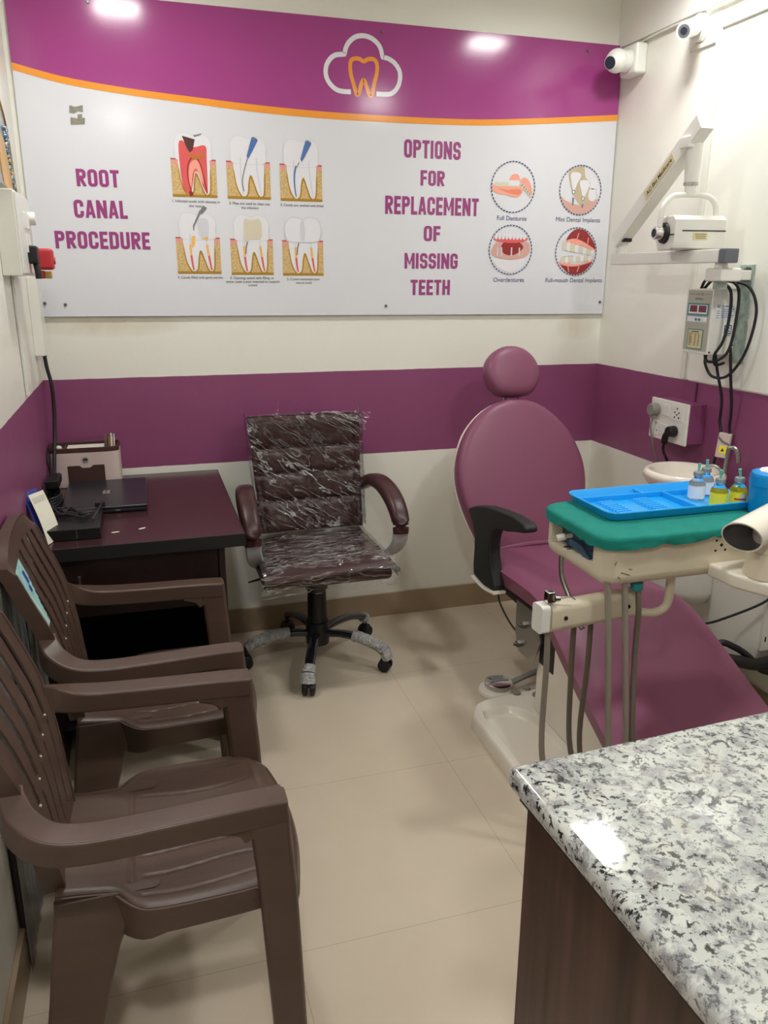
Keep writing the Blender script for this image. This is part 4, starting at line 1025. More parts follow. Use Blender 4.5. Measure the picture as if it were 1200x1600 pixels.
# seat and leg rest: one long cushion
path = [(-.515, .462), (-.60, .474), (-.80, .487), (-1.00, .500), (-1.10, .502), (-1.18, .494), (-1.26, .470), (-1.36, .426), (-1.48, .370), (-1.58, .326), (-1.66, .290), (-1.692, .272)]
def seat_ring(y, z, nrm, hw, th, crown, cx):
    r = []
    for a_ in lins(-1, 1, 17):
        e = (1-abs(a_)**4); r.append(V(cx+a_*hw, y, z)+nrm*(crown*(1-a_*a_)-.018*abs(a_)**8))
    for a_ in lins(1, -1, 9): r.append(V(cx+a_*hw*.96, y, z)+nrm*(-th+.006*abs(a_)**6))
    return r
P = cr([(0, y, z) for y, z in path], 5); rings = []; n_ = len(P)
for i, p in enumerate(P):
    d = (P[min(i+1, n_-1)]-P[max(i-1, 0)]).normalized(); nrm = V(0, d.z*-1*-1, 0); nrm = V(0, 0, 1)-d*d.z; nrm.normalize()
    f = i/(n_-1); hw = sinterp([(0, .185), (.05, .203), (.3, .222), (.5, .250), (.7, .262), (.9, .262), (.97, .245), (1, .20)], f)
    cx = 1.742-.028*f
    th = .075*(min(1, f/.03)*.6+.4)*(1 if f < .95 else max(.35, (1-f)/.05))
    rings.append(seat_ring(p.y, p.z-.004*(1-min(1, f/.04)), nrm, hw, th, .008, cx))
b = B(M_VINYL); b.loft(rings); part(b, 'seat', dc, ang=70)
b = B(M_VINYL); b.tube([(1.60, -.565, .472), (1.74, -.562, .484), (1.90, -.565, .482)], .010, 8, 0, 5); part(b, 'seat_crease', dc)
# black arm
b = B(M_BLACKM)
arm = [(-.53, .640), (-.60, .668), (-.70, .692), (-.80, .706), (-.90, .716), (-.985, .714), (-1.005, .704), (-1.006, .690), (-.985, .681), (-.93, .668), (-.86, .648), (-.80, .640), (-.765, .625), (-.745, .600), (-.735, .560), (-.740, .52), (-.765, .46), (-.792, .418), (-.780, .400), (-.70, .392), (-.605, .400), (-.597, .44), (-.602, .50), (-.600, .55), (-.575, .60), (-.54, .622)]
MY = Matrix(((0, 0, 1, 1.488), (1, 0, 0, 0), (0, 1, 0, 0), (0, 0, 0, 1)))
b.prism(arm, MY, .046, .008, 0, 3); part(b, 'armrest', dc, ang=60)
b = B(M_CREAMW); b.bar([(1.506, -.60, .392), (1.506, -.70, .385), (1.506, -.80, .400)], .05, .010, (0, 0, 1), .3, 4); part(b, 'armrest_plate', dc)
# steel bracket with two bolts
b = B(M_STEEL); b.prism([(-.905, .415), (-1.035, .420), (-1.085, .335), (-1.035, .236), (-.935, .238), (-.905, .30)], Matrix(((0, 0, 1, 1.522), (1, 0, 0, 0), (0, 1, 0, 0), (0, 0, 0, 1))), .010, .001); bpl = part(b, 'bracket_plate', dc)
for y, z in ((-.975, .350), (-.945, .268)):
    b = B(M_SCREW); b.cyl((1.523, y, z), (1.510, y, z), .013, .013, 6); b.cyl((1.512, y, z), (1.500, y, z), .006, .006, 10); part(b, 'bolt', bpl)
b = B(M_BLACK); b.box((1.545, -1.14, .24), (1.60, -1.04, .40), .006); b.box((1.56, -1.3, .36), (1.90, -.62, .405), .01); part(b, 'seat_frame', dc)
b = B(M_CREAMW); b.prism([(-1.02, .05), (-1.02, .20), (-1.06, .30), (-1.10, .375), (-1.22, .36), (-1.42, .285), (-1.72, .17), (-1.72, .05)], Matrix(((0, 0, 1, 1.548), (1, 0, 0, 0), (0, 1, 0, 0), (0, 0, 0, 1))), .36, .012, 0, 3); part(b, 'pedestal', dc)
# moulded floor base with a sunken tray
bo = smooth2([(1.300, -1.10), (1.306, -1.055), (1.335, -1.005), (1.375, -.982), (1.46, -.968), (1.70, -.955), (1.93, -.955), (1.98, -1.0), (1.985, -1.4), (1.98, -1.76), (1.93, -1.80), (1.36, -1.80), (1.30, -1.76), (1.298, -1.4)], 5, True)
lowr = lambda p: (.353+(p[0]-.353)*1.033, -3.193+(p[1]+3.193)*1.033)
BC0 = lowr((1.43, -1.40)); bo = [lowr(p) for p in bo]
def polar(poly, n_=120, d=0.0):
    o = []
    for k in range(n_):
        a = 2*pi*k/n_; ux, uy = cos(a), sin(a); best = None
        for i in range(len(poly)):
            ax, ay = poly[i-1][0]-BC0[0], poly[i-1][1]-BC0[1]; ex, ey = poly[i][0]-BC0[0]-ax, poly[i][1]-BC0[1]-ay
            den = ux*ey-uy*ex
            if abs(den) < 1e-12: continue
            tt = (ax*ey-ay*ex)/den; q = (ax*uy-ay*ux)/den
            if tt > 0 and -1e-9 <= q <= 1+1e-9: best = tt if best is None else max(best, tt)
        best = best-d; o.append((BC0[0]+ux*best, BC0[1]+uy*best))
    return o
pan = smooth2([(1.334, -1.30), (1.334, -1.10), (1.350, -1.055), (1.40, -1.045), (1.455, -1.06), (1.495, -1.13), (1.515, -1.25), (1.522, -1.45), (1.522, -1.68), (1.49, -1.74), (1.38, -1.75), (1.336, -1.70)], 5, True); pan = [lowr(p) for p in pan]
b = B(M_CREAMW); rings = []
for poly, d, z in ((bo, 0, 0), (bo, -.002, .008), (bo, .001, .030), (bo, .004, .045), (bo, .010, .052), (bo, .018, .055), (pan, -.006, .055), (pan, -.001, .053), (pan, .004, .047), (pan, .012, .034), (pan, .022, .027), (pan, .035, .025)):
    rings.append([V(x, y, z) for x, y in polar(poly, 120, d)])
b.loft(rings)
dbs = part(b, 'base', dc, ang=60)
for x, y in map(lowr, ((1.548, -.965), (1.500, -.985), (1.560, -1.015))):
    b = B(M_GREYP); b.cyl((x, y, .054), (x, y, .064), .015, .014, 20, bev=.003); part(b, 'foot_button', dbs)
b = B(M_RUBBER); b.tube([(1.512, -.775, .392), (1.515, -.80, .350), (1.54, -.86, .285), (1.57, -.93, .262), (1.60, -1.0, .27)], .0035, 8); part(b, 'cable', dc)
# foot control on the floor
fc = thing('foot_control', 'round chrome foot control with a lever arm on the floor behind the chair base', 'pedal', (1.53, -.77, 0))
b = B(M_CREAMW); b.cyl((1.515, -.785, 0), (1.515, -.785, .016), .066, .060, 36, bev=.004); part(b, 'base', fc)
b = B(M_CHROME); b.lathe([(0, .017), (.050, .017), (.054, .024), (.052, .034), (.044, .038), (0, .040)], (1.532, -.778, 0), 36); part(b, 'disc', fc, 'chrome disc')
b = B(M_PINKBEIGE, M_SGREY); b.prism([(-.04, -.008), (.04, -.008), (.02, .006), (.03, .03), (0, .036), (-.03, .03), (-.02, .006)], Matrix.Translation((1.532, -.778, .0395)), .001, 0, 1); part(b, 'disc_print', fc)
b = B(M_GREYP); b.bar([(1.575, -.792, .030), (1.66, -.77, .040), (1.76, -.75, .045)], .024, .012, (0, 0, 1), .3, 4); part(b, 'lever_arm', fc)

# ================================================================== DELIVERY UNIT
# modelled at a nominal size, then set down here at nine tenths of it
PLACE = Matrix.Translation((0.0353, -0.3193, 0.1475)) @ Matrix.Scale(0.9, 4)
PL.append(PLACE)
du = thing('delivery_unit', 'scuffed cream dental instrument unit hovering over the chair seat', 'dental unit', (1.75, -1.3, .55))
HX0, HX1, HY0, HY1, HZ0, HZ1 = 1.484, 2.100, -1.475, -1.130, .675, .815
t = bmesh.new(); bmesh.ops.create_cube(t, size=1)
bmesh.ops.transform(t, matrix=Matrix.Translation(((HX0+HX1)/2, (HY0+HY1)/2, (HZ0+HZ1)/2)) @ Matrix.Diagonal((HX1-HX0, HY1-HY0, HZ1-HZ0, 1)), verts=t.verts)
vert_e = [e for e in t.edges if abs(e.verts[0].co.z-e.verts[1].co.z) > .05]
bmesh.ops.bevel(t, geom=vert_e, offset=.045, segments=6, profile=.5, affect='EDGES')
bot_e = [e for e in t.edges if all(v.co.z < HZ0+.001 for v in e.verts) and len(e.link_faces) == 2]
bmesh.ops.bevel(t, geom=bot_e, offset=.035, segments=5, profile=.5, affect='EDGES')
lf = [f for f in t.faces if f.normal.x < -.99 and f.calc_area() > .005][0]
r_ = bmesh.ops.inset_region(t, faces=[lf], thickness=.010, depth=0)
for v in lf.verts:
    if v.co.y < -1.35: v.co.y = min(v.co.y+.01, -1.36)
bmesh.ops.inset_region(t, faces=[lf], thickness=.002, depth=-.035)
lf.material_index = 1
me = bpy.data.meshes.new('x'); t.to_mesh(me); t.free(); b = B(M_CREAM, M_NAVY); b.bm.from_mesh(me)
for f in b.bm.faces: f.smooth = True
hs = part(b, 'housing', du, ang=40)
b = B(M_CREAM); b.prism([((HX0+HX1)/2+x, (HY0+HY1)/2+y) for x, y in rrect(HX1-HX0+.008, HY1-HY0+.008, .05, 6)], Matrix.Translation((0, 0, .790)), .022, .006, 0, 2); part(b, 'rim', du)
b = B(M_WHITE); b.cyl((1.478, -1.225, .742), (1.500, -1.235, .750), .011, .010, 16, bev=.002); b.cyl((1.5, -1.235, .75), (1.53, -1.24, .752), .006); part(b, 'valve_knob', hs)
b = B(M_CHROME); b.cyl((1.490, -1.255, .722), (1.52, -1.25, .728), .007, .007, 12); b.cyl((1.50, -1.36, .745), (1.53, -1.36, .745), .004); b.cyl((1.505, -1.34, .71), (1.53, -1.34, .71), .003); part(b, 'valve_fitting', hs)
b = B(M_NAVY); b.bar([(1.500, -1.27, .745), (1.512, -1.31, .735), (1.515, -1.35, .712)], .022, .02, (1, 0, 0), .3, 4); part(b, 'toggle', hs)
for x, z in ((1.828, .795), (1.862, .795), (1.846, .781), (1.828, .766), (1.860, .766)):
    b = B(M_BLACK); b.cyl((x, HY0-.001, z-.012), (x, HY0+.004, z-.012), .0034 if abs(x-1.846) > .002 else .0048, seg=12); part(b, 'screw_hole', hs)
random.seed(5)
for x, z, l, a_ in ((1.515, .748, .012, 1.2), (1.548, .715, .03, -.35), (1.530, .705, .012, -.8), (1.562, .727, .012, -.3), (1.60, .792, .01, 0)):
    b = B(M_HOSED); M = Matrix(((cos(a_), 0, sin(a_), x), (0, 1, 0, HY0-.0003), (sin(a_), 0, -cos(a_), z), (0, 0, 0, 1)))
    b.box((-l/2, -.0004, -.0012), (l/2, .0006, .0012), .0004, M=M); part(b, 'scuff', hs, 'dark scuff mark')
# holder rail in front, its tube and the chrome tip
b = B(M_CREAM)
rl0, rl1 = V(1.350, -1.425, .594), V(1.628, -1.400, .596)
b.bar([rl0, rl0.lerp(rl1, .5), rl1], .052, .084, (0, 0, 1), .42, 1); rl_ = part(b, 'holder_rail', du, ang=60)
b = B(M_WHITE); b.bar([V(1.318, -1.428, .596), V(1.344, -1.426, .596)], .050, .080, (0, 0, 1), .2, 1); part(b, 'rail_end_cap', rl_)
for f in (.16, .90):
    p = rl0.lerp(rl1, f); b = B(M_BLACKM); b.cyl(p+V(0, -.024, 0), p+V(0, -.029, 0), .0065, .0055, 14); part(b, 'rail_screw', rl_)
b = B(M_CHROME); b.box((1.338, -1.445, .640), (1.362, -1.42, .672), .004); b.cyl((1.358, -1.445, .655), (1.372, -1.447, .655), .010, .008, 14); part(b, 'syringe_block', du)
b = B(M_CHROME); b.tube([(1.37, -1.446, .655), (1.40, -1.448, .656), (1.418, -1.448, .646)], .0022, 8); part(b, 'syringe_nozzle', du)
b = B(M_CREAM); b.tube([(1.735, -1.42, .690), (1.736, -1.42, .610), (1.728, -1.418, .575), (1.700, -1.414, .560), (1.66, -1.408, .562), (1.615, -1.402, .572)], .0125, 14, 0, 6); part(b, 'handle_tube', du)
hoses = [([(1.352, -1.43, .556), (1.355, -1.43, .45), (1.366, -1.42, .16), (1.41, -1.45, .06), (1.60, -1.52, .0), (1.85, -1.54, -.02)], M_HOSE, .0085),
         ([(1.450, -1.40, .555), (1.452, -1.40, .40), (1.462, -1.41, .16), (1.50, -1.46, .05), (1.65, -1.53, .01), (1.85, -1.54, .0)], M_HOSED, .0080),
         ([(1.512, -1.385, .560), (1.510, -1.39, .42), (1.498, -1.40, .165), (1.52, -1.45, .05), (1.66, -1.525, .02), (1.85, -1.54, .02)], M_HOSED, .0080),
         ([(1.506, -1.455, .690), (1.510, -1.470, .60), (1.504, -1.535, .24), (1.515, -1.57, .08), (1.68, -1.585, .03), (1.87, -1.55, .0)], M_HOSE, .0085),
         ([(1.560, -1.455, .690), (1.562, -1.470, .60), (1.560, -1.535, .25), (1.575, -1.57, .09), (1.72, -1.59, .04), (1.89, -1.55, .02)], M_HOSE, .0085),
         ([(1.612, -1.44, .672), (1.610, -1.462, .60), (1.603, -1.475, .47), (1.572, -1.545, .26), (1.60, -1.575, .10), (1.75, -1.60, .05), (1.91, -1.55, .04)], M_HOSED, .0080)]
for pts, m_, r in hoses:
    b = B(m_); b.tube(pts, r, 12, 0, 7); part(b, 'hose', du)
b = B(M_STEEL); b.tube([(1.492, -1.235, .690), (1.495, -1.245, .62), (1.512, -1.30, .54), (1.515, -1.34, .50)], .0085, 12, 0, 6); part(b, 'handpiece_hose', du)
b = B(M_TEALL); b.cyl((1.612, -1.44, .672), (1.612, -1.44, .650), .018, .017, 20, bev=.003); part(b, 'hose_cap', du, 'teal hose cap')
# support arm, pivot and elbow pipe
b = B(M_CREAMW)
armo = smooth2([(1.800, -1.474), (1.965, -1.474), (1.972, -1.56), (1.965, -1.66), (1.90, -1.705), (1.83, -1.68), (1.797, -1.60)], 3, True)
b.prism([(1.806, -1.475), (1.965, -1.475), (1.972, -1.62), (1.955, -1.67), (1.915, -1.695), (1.865, -1.680), (1.815, -1.58)], Matrix.Translation((0, 0, .682)), .040, .010, 0, 3); part(b, 'support_arm', du)
b = B(M_CREAM); b.cyl((1.895, -1.600, .722), (1.895, -1.600, .790), .062, .052, 36, bev=.002); part(b, 'pivot_collar', du, 'beige pivot collar')
b = B(M_CREAMW); b.cyl((1.895, -1.600, .790), (1.895, -1.600, .885), .050, .047, 36, bev=.002); part(b, 'pivot_post', du)
b = B(M_CREAMW, M_GREYM)
p0, p1 = V(1.775, -1.625, .845), V(2.46, -1.433, .976); dd = (p1-p0).normalized(); s1 = dd.cross(V(0, 0, 1)).normalized(); s2 = s1.cross(dd)
rg = lambda p, r, sl=0: [p+(s1*cos(a)+s2*sin(a))*r+dd*sl*sin(a+2.2) for a in [2*pi*k/36 for k in range(36)]]
b.loft([rg(p0, .046, .022), rg(p0.lerp(p1, .1), .046), rg(p1, .046)], False); b.loft([rg(p0, .042, .022), rg(p0.lerp(p1, .25), .042)], False, 1)
b.loft([rg(p0, .046, .022), rg(p0, .042, .022)], False); b.loft([rg(p1, .046), rg(p1, .01)], False)
b.bm.normal_update(); part(b, 'open_pipe', du, 'open-ended cream pipe', ang=60)

b = B(M_CREAMW); b.cyl((2.46, -1.433, -.1638), (2.46, -1.433, 1.03), .045, .045, 32, bev=.004); b.cyl((2.46, -1.433, -.1638), (2.46, -1.433, -.14), .075, .07, 32, bev=.004); part(b, 'floor_post', du)
# teal drape
def drape(u, v):
    # u around 0..1, v from centre of top (0) out to the hem (1)
    a = 2*pi*u; cx, cy = (HX0+HX1)/2, (HY0+HY1)/2; hx, hy = (HX1-HX0)/2+.013, (HY1-HY0)/2+.013
    n_ = 8; k = (abs(cos(a))**n_+abs(sin(a))**n_)**(-1/n_)
    ex, ey = cos(a)*k, sin(a)*k
    hem = .020+.010*noise.noise((cos(a)*3.1, sin(a)*3.1, 2))+.008*noise.noise((cos(a)*11, sin(a)*11, 7))
    if ey < -.9 and ex > -.6: hem -= .010*min(1, (ex+.6)/.8)
    if v < .72: q = v/.72*.965; z = .8195+.0015*noise.noise((ex*q*5, ey*q*5, 1))*q
    else:
        w = (v-.72)/.28; ang_ = min(w*2.2, 1)*pi/2; q = .965+.035*sin(ang_); z = .8190-.010*(1-cos(ang_))
        if w > .45: z -= (w-.45)/.55*hem
    bulge = .004*noise.noise((cos(a)*9, sin(a)*9, v*5))*max(0, v-.7)/.3
    return V(cx+ex*q*hx*(1+bulge*2), cy+ey*q*hy+(bulge if ey < 0 else 0)*(-1), z)
b = B(M_TEAL); b.shell(drape, lins(0, 1, 220), lins(.02, 1, 46), .0025)
single(b, 'surgical_drape', 'teal green cloth drape tucked over the top of the dental instrument unit', 'cloth', (1.79, -1.30, .82), ang=70)

# blue instrument tray
tr = thing('instrument_tray', 'bright blue divided plastic instrument tray on the teal cloth', 'tray', (1.80, -1.235, .822))
TX0, TX1, TY0, TY1, TZ = 1.560, 2.060, -1.365, -1.105, .8235
def rr_(d, r): return [((TX0+TX1)/2+x, (TY0+TY1)/2+y) for x, y in rrect(TX1-TX0-2*d, TY1-TY0-2*d, r, 6)]
b = B(M_BLUE); rings = []
for d, r, z in ((.014, .03, 0), (.002, .036, .020), (0, .038, .024), (.001, .037, .0262), (.005, .034, .0262), (.008, .033, .022), (.018, .028, .004), (.03, .02, .003)): rings.append([V(x, y, TZ+z) for x, y in rr_(d, r)])
b.loft(rings); part(b, 'shell', tr)
b = B(M_BLUE)
b.box((TX0+.014, -1.170, TZ+.002), (TX1-.012, -1.164, TZ+.019), .0015); b.box((1.860, -1.352, TZ+.002), (1.867, -1.164, TZ+.019), .0015); b.box((1.795, -1.164, TZ+.002), (1.801, -1.118, TZ+.019), .0015)
part(b, 'divider', tr)
for x0 in (1.625, 1.745):
    b = B(M_BLUE)
    for k in range(9): b.cyl((x0, -1.190-.0165*k, TZ+.006), (x0+.052, -1.186-.0165*k, TZ+.006), .0036, seg=8)
    b.box((x0-.004, -1.335, TZ+.003), (x0+.056, -1.178, TZ+.005), .001)
    part(b, 'instrument_rack', tr)

# vials
def vial(label, x, y, lab, stripe, tilt):
    z0 = TZ+.0045 ; r = .0215
    t = thing('glass_vial', label, 'bottle', (x, y, z0), radians(20)); t.scale = (1.02, 1.02, 1.02)
    L2 = lambda b, prof, mi=0: b.lathe(prof, (0, 0, 0), 28, mi)
    b = B(M_GLASS); L2(b, [(0, 0), (r-.002, 0), (r, .003), (r, .042), (r-.003, .049), (.011, .056), (.0095, .060), (.0095, .066), (0, .066)]); part(b, 'glass_body', t, local=True)
    b = B(lab, M_REDL, M_WLABEL)
    b.loft([[V((r+.0005)*cos(2*pi*k/28), (r+.0005)*sin(2*pi*k/28), z) for k in range(28)] for z in (.004, .038)], False)
    if stripe: 
        a0 = -2.3
        b.loft([[V((r+.0009)*cos(a0+q), (r+.0009)*sin(a0+q), z) for q in lins(-.7, .7, 10)] for z in (.018, .023)], False, 1, False)
        b.loft([[V((r+.0008)*cos(a0+q), (r+.0008)*sin(a0+q), z) for q in lins(-.05, .45, 6)] for z in (.006, .034)], False, 2, False)
    part(b, 'label', t, local=True)
    b = B(M_ALU); L2(b, [(0, .063), (.0125, .063), (.0128, .066), (.0128, .073), (.0118, .0745), (0, .0745)]); part(b, 'cap', t, local=True)
    b = B(M_NEEDLE); b.cyl((0, 0, .074), (tilt*.02, .001, .097), .0026, .0042, 12); part(b, 'needle_hub', t, 'mint green needle hub', local=True)
vial('glass vial with a white label, leftmost on the blue tray', 1.945, -1.225, M_WLABEL, 0, .1)
vial('glass vial with a pale label, half hidden behind the front vials', 2.002, -1.190, M_WLABEL, 0, .0)
vial('glass vial with a plain yellow label, front and centre on the blue tray', 1.952, -1.315, M_YELLOW, 0, -.1)
vial('glass vial with a red stripe across its yellow label, rightmost on the tray', 2.016, -1.320, M_YELLOW, 1, -.2)

# jar with cotton
jr = thing('cotton_jar', 'blue plastic jar right of the glass vials', 'jar', (2.062, -1.392, .822))
b = B(M_BLUEJ); b.lathe([(0, 0), (.052, 0), (.054, .004), (.056, .078), (.0565, .080), (0, .080)], (2.062, -1.392, .8235), 36); part(b, 'body', jr)
b = B(M_BLUEJ); b.lathe([(0, .081), (.0575, .081), (.0575, .108), (.054, .117), (.045, .121), (.022, .1215), (.020, .117), (0, .117)], (2.062, -1.392, .8235), 36); part(b, 'lid', jr)
b = B(M_COTTON)
t = bmesh.new(); bmesh.ops.create_icosphere(t, subdivisions=3, radius=.026)
for v in t.verts: v.co = V(v.co.x*(1+.3*noise.noise(v.co*60)), v.co.y*(1+.3*noise.noise(v.co*55+V(3, 1, 2))), v.co.z*.62*(1+.4*noise.noise(v.co*50)))
b.merge(t, Matrix.Translation((2.056, -1.390, .941)))
single(b, 'cotton_wad', 'white cotton wad sticking out of the blue jar', 'cotton', (2.056, -1.390, .93))
b = B(M_GREEN); b.box((2.050, -1.475, .822), (2.098, -1.455, .865), .003); gb = single(b, 'green_box', 'small green plastic box at the right edge in front of the blue jar', 'box', (2.075, -1.465, .822))

PL.clear()
# ================================================================== SPITTOON UNIT
sp = thing('spittoon_unit', 'white dental spittoon column with a bowl beside the right wall', 'spittoon', (2.17, -.95, 0))
def ell(cx, cy, rx, ry, z, n_=36, k=2.6): 
    o = []
    for i in range(n_):
        a = 2*pi*i/n_; q = (abs(cos(a))**k+abs(sin(a))**k)**(-1/k); o.append(V(cx+rx*cos(a)*q, cy+ry*sin(a)*q, z))
    return o
b = B(M_WHITEM); b.loft([ell(2.165, -.90, .10, .13, .375), ell(2.165, -.90, .125, .16, .39), ell(2.165, -.90, .135, .175, .43), ell(2.165, -.90, .13, .17, .60), ell(2.165, -.90, .11, .14, .705), ell(2.165, -.90, .08, .10, .72)]); part(b, 'side_body', sp, ang=60)
b = B(M_WHITEM); b.loft([ell(2.245, -1.14, .065, .10, .235), ell(2.245, -1.14, .072, .125, .25), ell(2.245, -1.14, .074, .135, .30), ell(2.245, -1.14, .073, .13, .60), ell(2.245, -1.14, .070, .12, .70), ell(2.245, -1.14, .05, .10, .715)])
b.cyl((2.25, -1.10, 0), (2.25, -1.10, .245), .04, .05, 24); part(b, 'column', sp, ang=60)
b = B(M_WHITEM); b.box((2.22, -1.283, .30), (2.30, -1.268, .60), .004, M=None); part(b, 'access_panel', sp)
b = B(M_BLACK); b.box((2.232, -1.2850, .335), (2.236, -1.2825, .352)); part(b, 'panel_slot', sp)
b = B(M_PORC); BC = (2.143, -.905, 0)
b.lathe([(0, .722), (.045, .722), (.055, .735), (.085, .752), (.125, .785), (.139, .808), (.139, .822), (.131, .832), (.120, .833), (.108, .826), (.092, .800), (.06, .772), (.02, .762), (0, .761)], BC, 48); part(b, 'bowl', sp, 'glossy porcelain bowl', ang=60)
b = B(M_STEEL); b.tube([(2.245, -.985, .70), (2.246, -.986, .80), (2.247, -.988, .905), (2.252, -.995, .922), (2.262, -1.008, .918), (2.268, -1.016, .890), (2.269, -1.018, .872)], .0075, 12, 0, 6); part(b, 'cup_filler_spout', sp)
b = B(M_STEEL); b.tube([(2.225, -1.00, .76), (2.222, -1.0, .83), (2.205, -.985, .858), (2.185, -.965, .852), (2.172, -.95, .825)], .0055, 12, 0, 6); part(b, 'bowl_rinse_spout', sp)
b = B(M_WHITEM); b.loft([ell(2.262, -1.30, .05, .05, .70), ell(2.262, -1.30, .055, .055, .80), ell(2.27, -1.30, .05, .055, .95), ell(2.28, -1.30, .03, .04, 1.03)]); part(b, 'lamp_post_cover', sp, ang=60)
# loose cables near the spittoon
for k, (pts, r, lb) in enumerate((([(2.23, -1.29, .545), (2.20, -1.30, .49), (2.09, -1.22, .40), (2.05, -1.16, .36), (2.06, -1.14, .30), (2.10, -1.13, .2), (2.12, -1.10, .012)], .0042, 'black cable looping down the front of the spittoon column'),
        ([(2.07, -1.0, .006), (2.03, -1.06, .14), (2.03, -1.13, .30), (2.05, -1.12, .35), (2.08, -1.02, .38), (2.13, -.97, .37)], .006, 'black cable rising beside the plum seat to the spittoon'),
        ([(2.075, -1.22, .020), (2.03, -1.27, .20), (2.03, -1.305, .305), (2.11, -1.31, .295), (2.19, -1.305, .270), (2.26, -1.305, .275), (2.31, -1.29, .30)], .020, 'thick dark hose sagging below the spittoon column'),
        ([(2.10, -1.20, .012), (2.04, -1.25, .24), (2.05, -1.285, .352), (2.11, -1.29, .335), (2.16, -1.30, .300), (2.21, -1.31, .25), (2.30, -1.31, .22)], .011, 'thinner dark hose crossing the thick hose below the spittoon column'),
        ([(2.26, -1.30, .60), (2.25, -1.33, .40), (2.24, -1.34, .22), (2.25, -1.35, .18), (2.28, -1.34, .22), (2.30, -1.30, .30)], .006, 'thin cream tube looping beside the spittoon access panel'),
        ([(2.09, -1.62, .006), (2.15, -1.52, .008), (2.24, -1.45, .008), (2.30, -1.42, .008)], .006, 'short black cable lying on the floor at the right wall'))):
    b = B(M_RUBBER if k in (0, 1, 5) else (M_CREAM if k == 4 else M_BLACKM)); b.tube(pts, r, 10, 0, 7)
    single(b, 'cable' if k in (0, 1, 5) else ('tube' if k == 4 else 'hose'), lb, 'cable' if k in (0, 1, 5) else 'hose', pts[0])

# ================================================================== WALL X-RAY UNIT
xr = thing('xray_unit', 'white wall-mounted dental x-ray unit with folding arms on the right wall', 'x-ray unit', (2.30, -.93, 1.2))
b = B(M_PATINA); b.box((2.309, -.925, 1.195), (2.3205, -.858, 1.518), .002); part(b, 'wall_plate', xr, 'greenish worn wall plate')
b = B(M_SCREW); b.cyl((2.309, -.905, 1.502), (2.294, -.908, 1.502), .009, .009, 6); b.cyl((2.294, -.908, 1.502), (2.284, -.911, 1.502), .0045, seg=10); part(b, 'bolt', xr)
b = B(M_PATINA); b.cyl((2.18, -.93, 1.44), (2.18, -.93, 1.47), .022, .022, 20); part(b, 'pivot_pin', xr)
b = B(M_WHITEM); b.box((2.145, -.975, 1.464), (2.222, -.892, 1.506), .006, 3); b.box((2.21, -.92, 1.468), (2.309, -.868, 1.500), .004, 2); part(b, 'wall_bracket', xr)
b = B(M_WHITEM); b.cyl((2.165, -.945, 1.506), (2.165, -.945, 1.525), .022, .020, 20); part(b, 'lower_pivot', xr)
b = B(M_WHITEM); b.box((2.130, -.968, 1.522), (2.180, -.345, 1.563), .004, 2); part(b, 'lower_arm', xr)
b = B(mat('slate_cap', (100, 104, 112), .45)); b.box((2.1285, -1.000, 1.5205), (2.1815, -.968, 1.5645), .004, 2); part(b, 'arm_end_cap', xr, 'dark grey end cap')
b = B(M_WHITEM); b.cyl((2.150, -.385, 1.560), (2.150, -.385, 1.610), .021, .019, 24); b.cyl((2.150, -.385, 1.572), (2.150, -.385, 1.576), .0225, seg=24); part(b, 'elbow_post', xr)
b = B(M_BLACKM); b.box((2.128, -.432, 1.604), (2.164, -.378, 1.632), .004); b.box((2.128, -.79, 1.868), (2.160, -.735, 1.905), .004); part(b, 'elbow_joint', xr)
u0, u1 = V(2.145, -.372, 1.608), V(2.128, -.835, 1.952)
b = B(M_WHITEM); b.bar([u0, u0.lerp(u1, .5), u1], .048, .056, (0, 0, 1), .06, 1); ua = part(b, 'upper_arm', xr)
dd = (u1-u0).normalized(); sd = dd.cross(V(0, 0, 1)).normalized(); upv = sd.cross(dd)
lp = u0.lerp(u1, .58)-sd*.0246*(1 if sd.x > 0 else -1)
nx = V(-1, 0, 0)
ML = Matrix.Translation(lp) @ Matrix((( -dd.x*-1, upv.x, nx.x, 0), (dd.y, upv.y, nx.y, 0), (dd.z, upv.z, nx.z, 0), (0, 0, 0, 1)))
b = B(M_CARDB, M_INK); b.box((-.095, -.016, 0), (.095, .016, .0008), M=ML); ML2 = ML @ Matrix.Translation((0, 0, .0011))
b.text('AC-Bio Medicare', .165, .015, (0, 0), ML2, 1, 0.02); part(b, 'arm_label', ua, 'tan label on the upper arm')
b = B(M_WHITEM); b.box((2.098, -.800, 1.880), (2.158, -.752, 1.915), .004); b.lathe([(0, .125), (.026, .125), (.026, .07), (.021, .0), (0, 0)], (2.138, -.780, 1.772), 28); b.cyl((2.138, -.78, 1.735), (2.138, -.78, 1.775), .018, .018, 24); part(b, 'drop_post', xr)
b = B(M_STEEL); b.cyl((2.138, -.78, 1.768), (2.138, -.78, 1.777), .0235, seg=28); part(b, 'post_collar', xr)
b = B(M_WHITEM); b.tube([(2.042, -.772, 1.610), (2.042, -.772, 1.670), (2.049, -.773, 1.705), (2.075, -.775, 1.732), (2.105, -.777, 1.738), (2.14, -.780, 1.739), (2.19, -.784, 1.738), (2.222, -.786, 1.728), (2.240, -.788, 1.702), (2.244, -.788, 1.665), (2.244, -.788, 1.63)], .0090, 14, 0, 6); part(b, 'yoke', xr)
MH = Matrix.Translation((2.150, -.782, 1.622)) @ Matrix.Rotation(radians(-6), 4, 'Z')
hx = [(-.052, -.052), (-.060, -.030), (-.060, .036), (-.045, .050), (.045, .050), (.060, .036), (.060, -.030), (.045, -.058), (-.035, -.058)]
MP = MH @ Matrix(((0, 0, 1, -.088), (1, 0, 0, 0), (0, 1, 0, 0), (0, 0, 0, 1)))
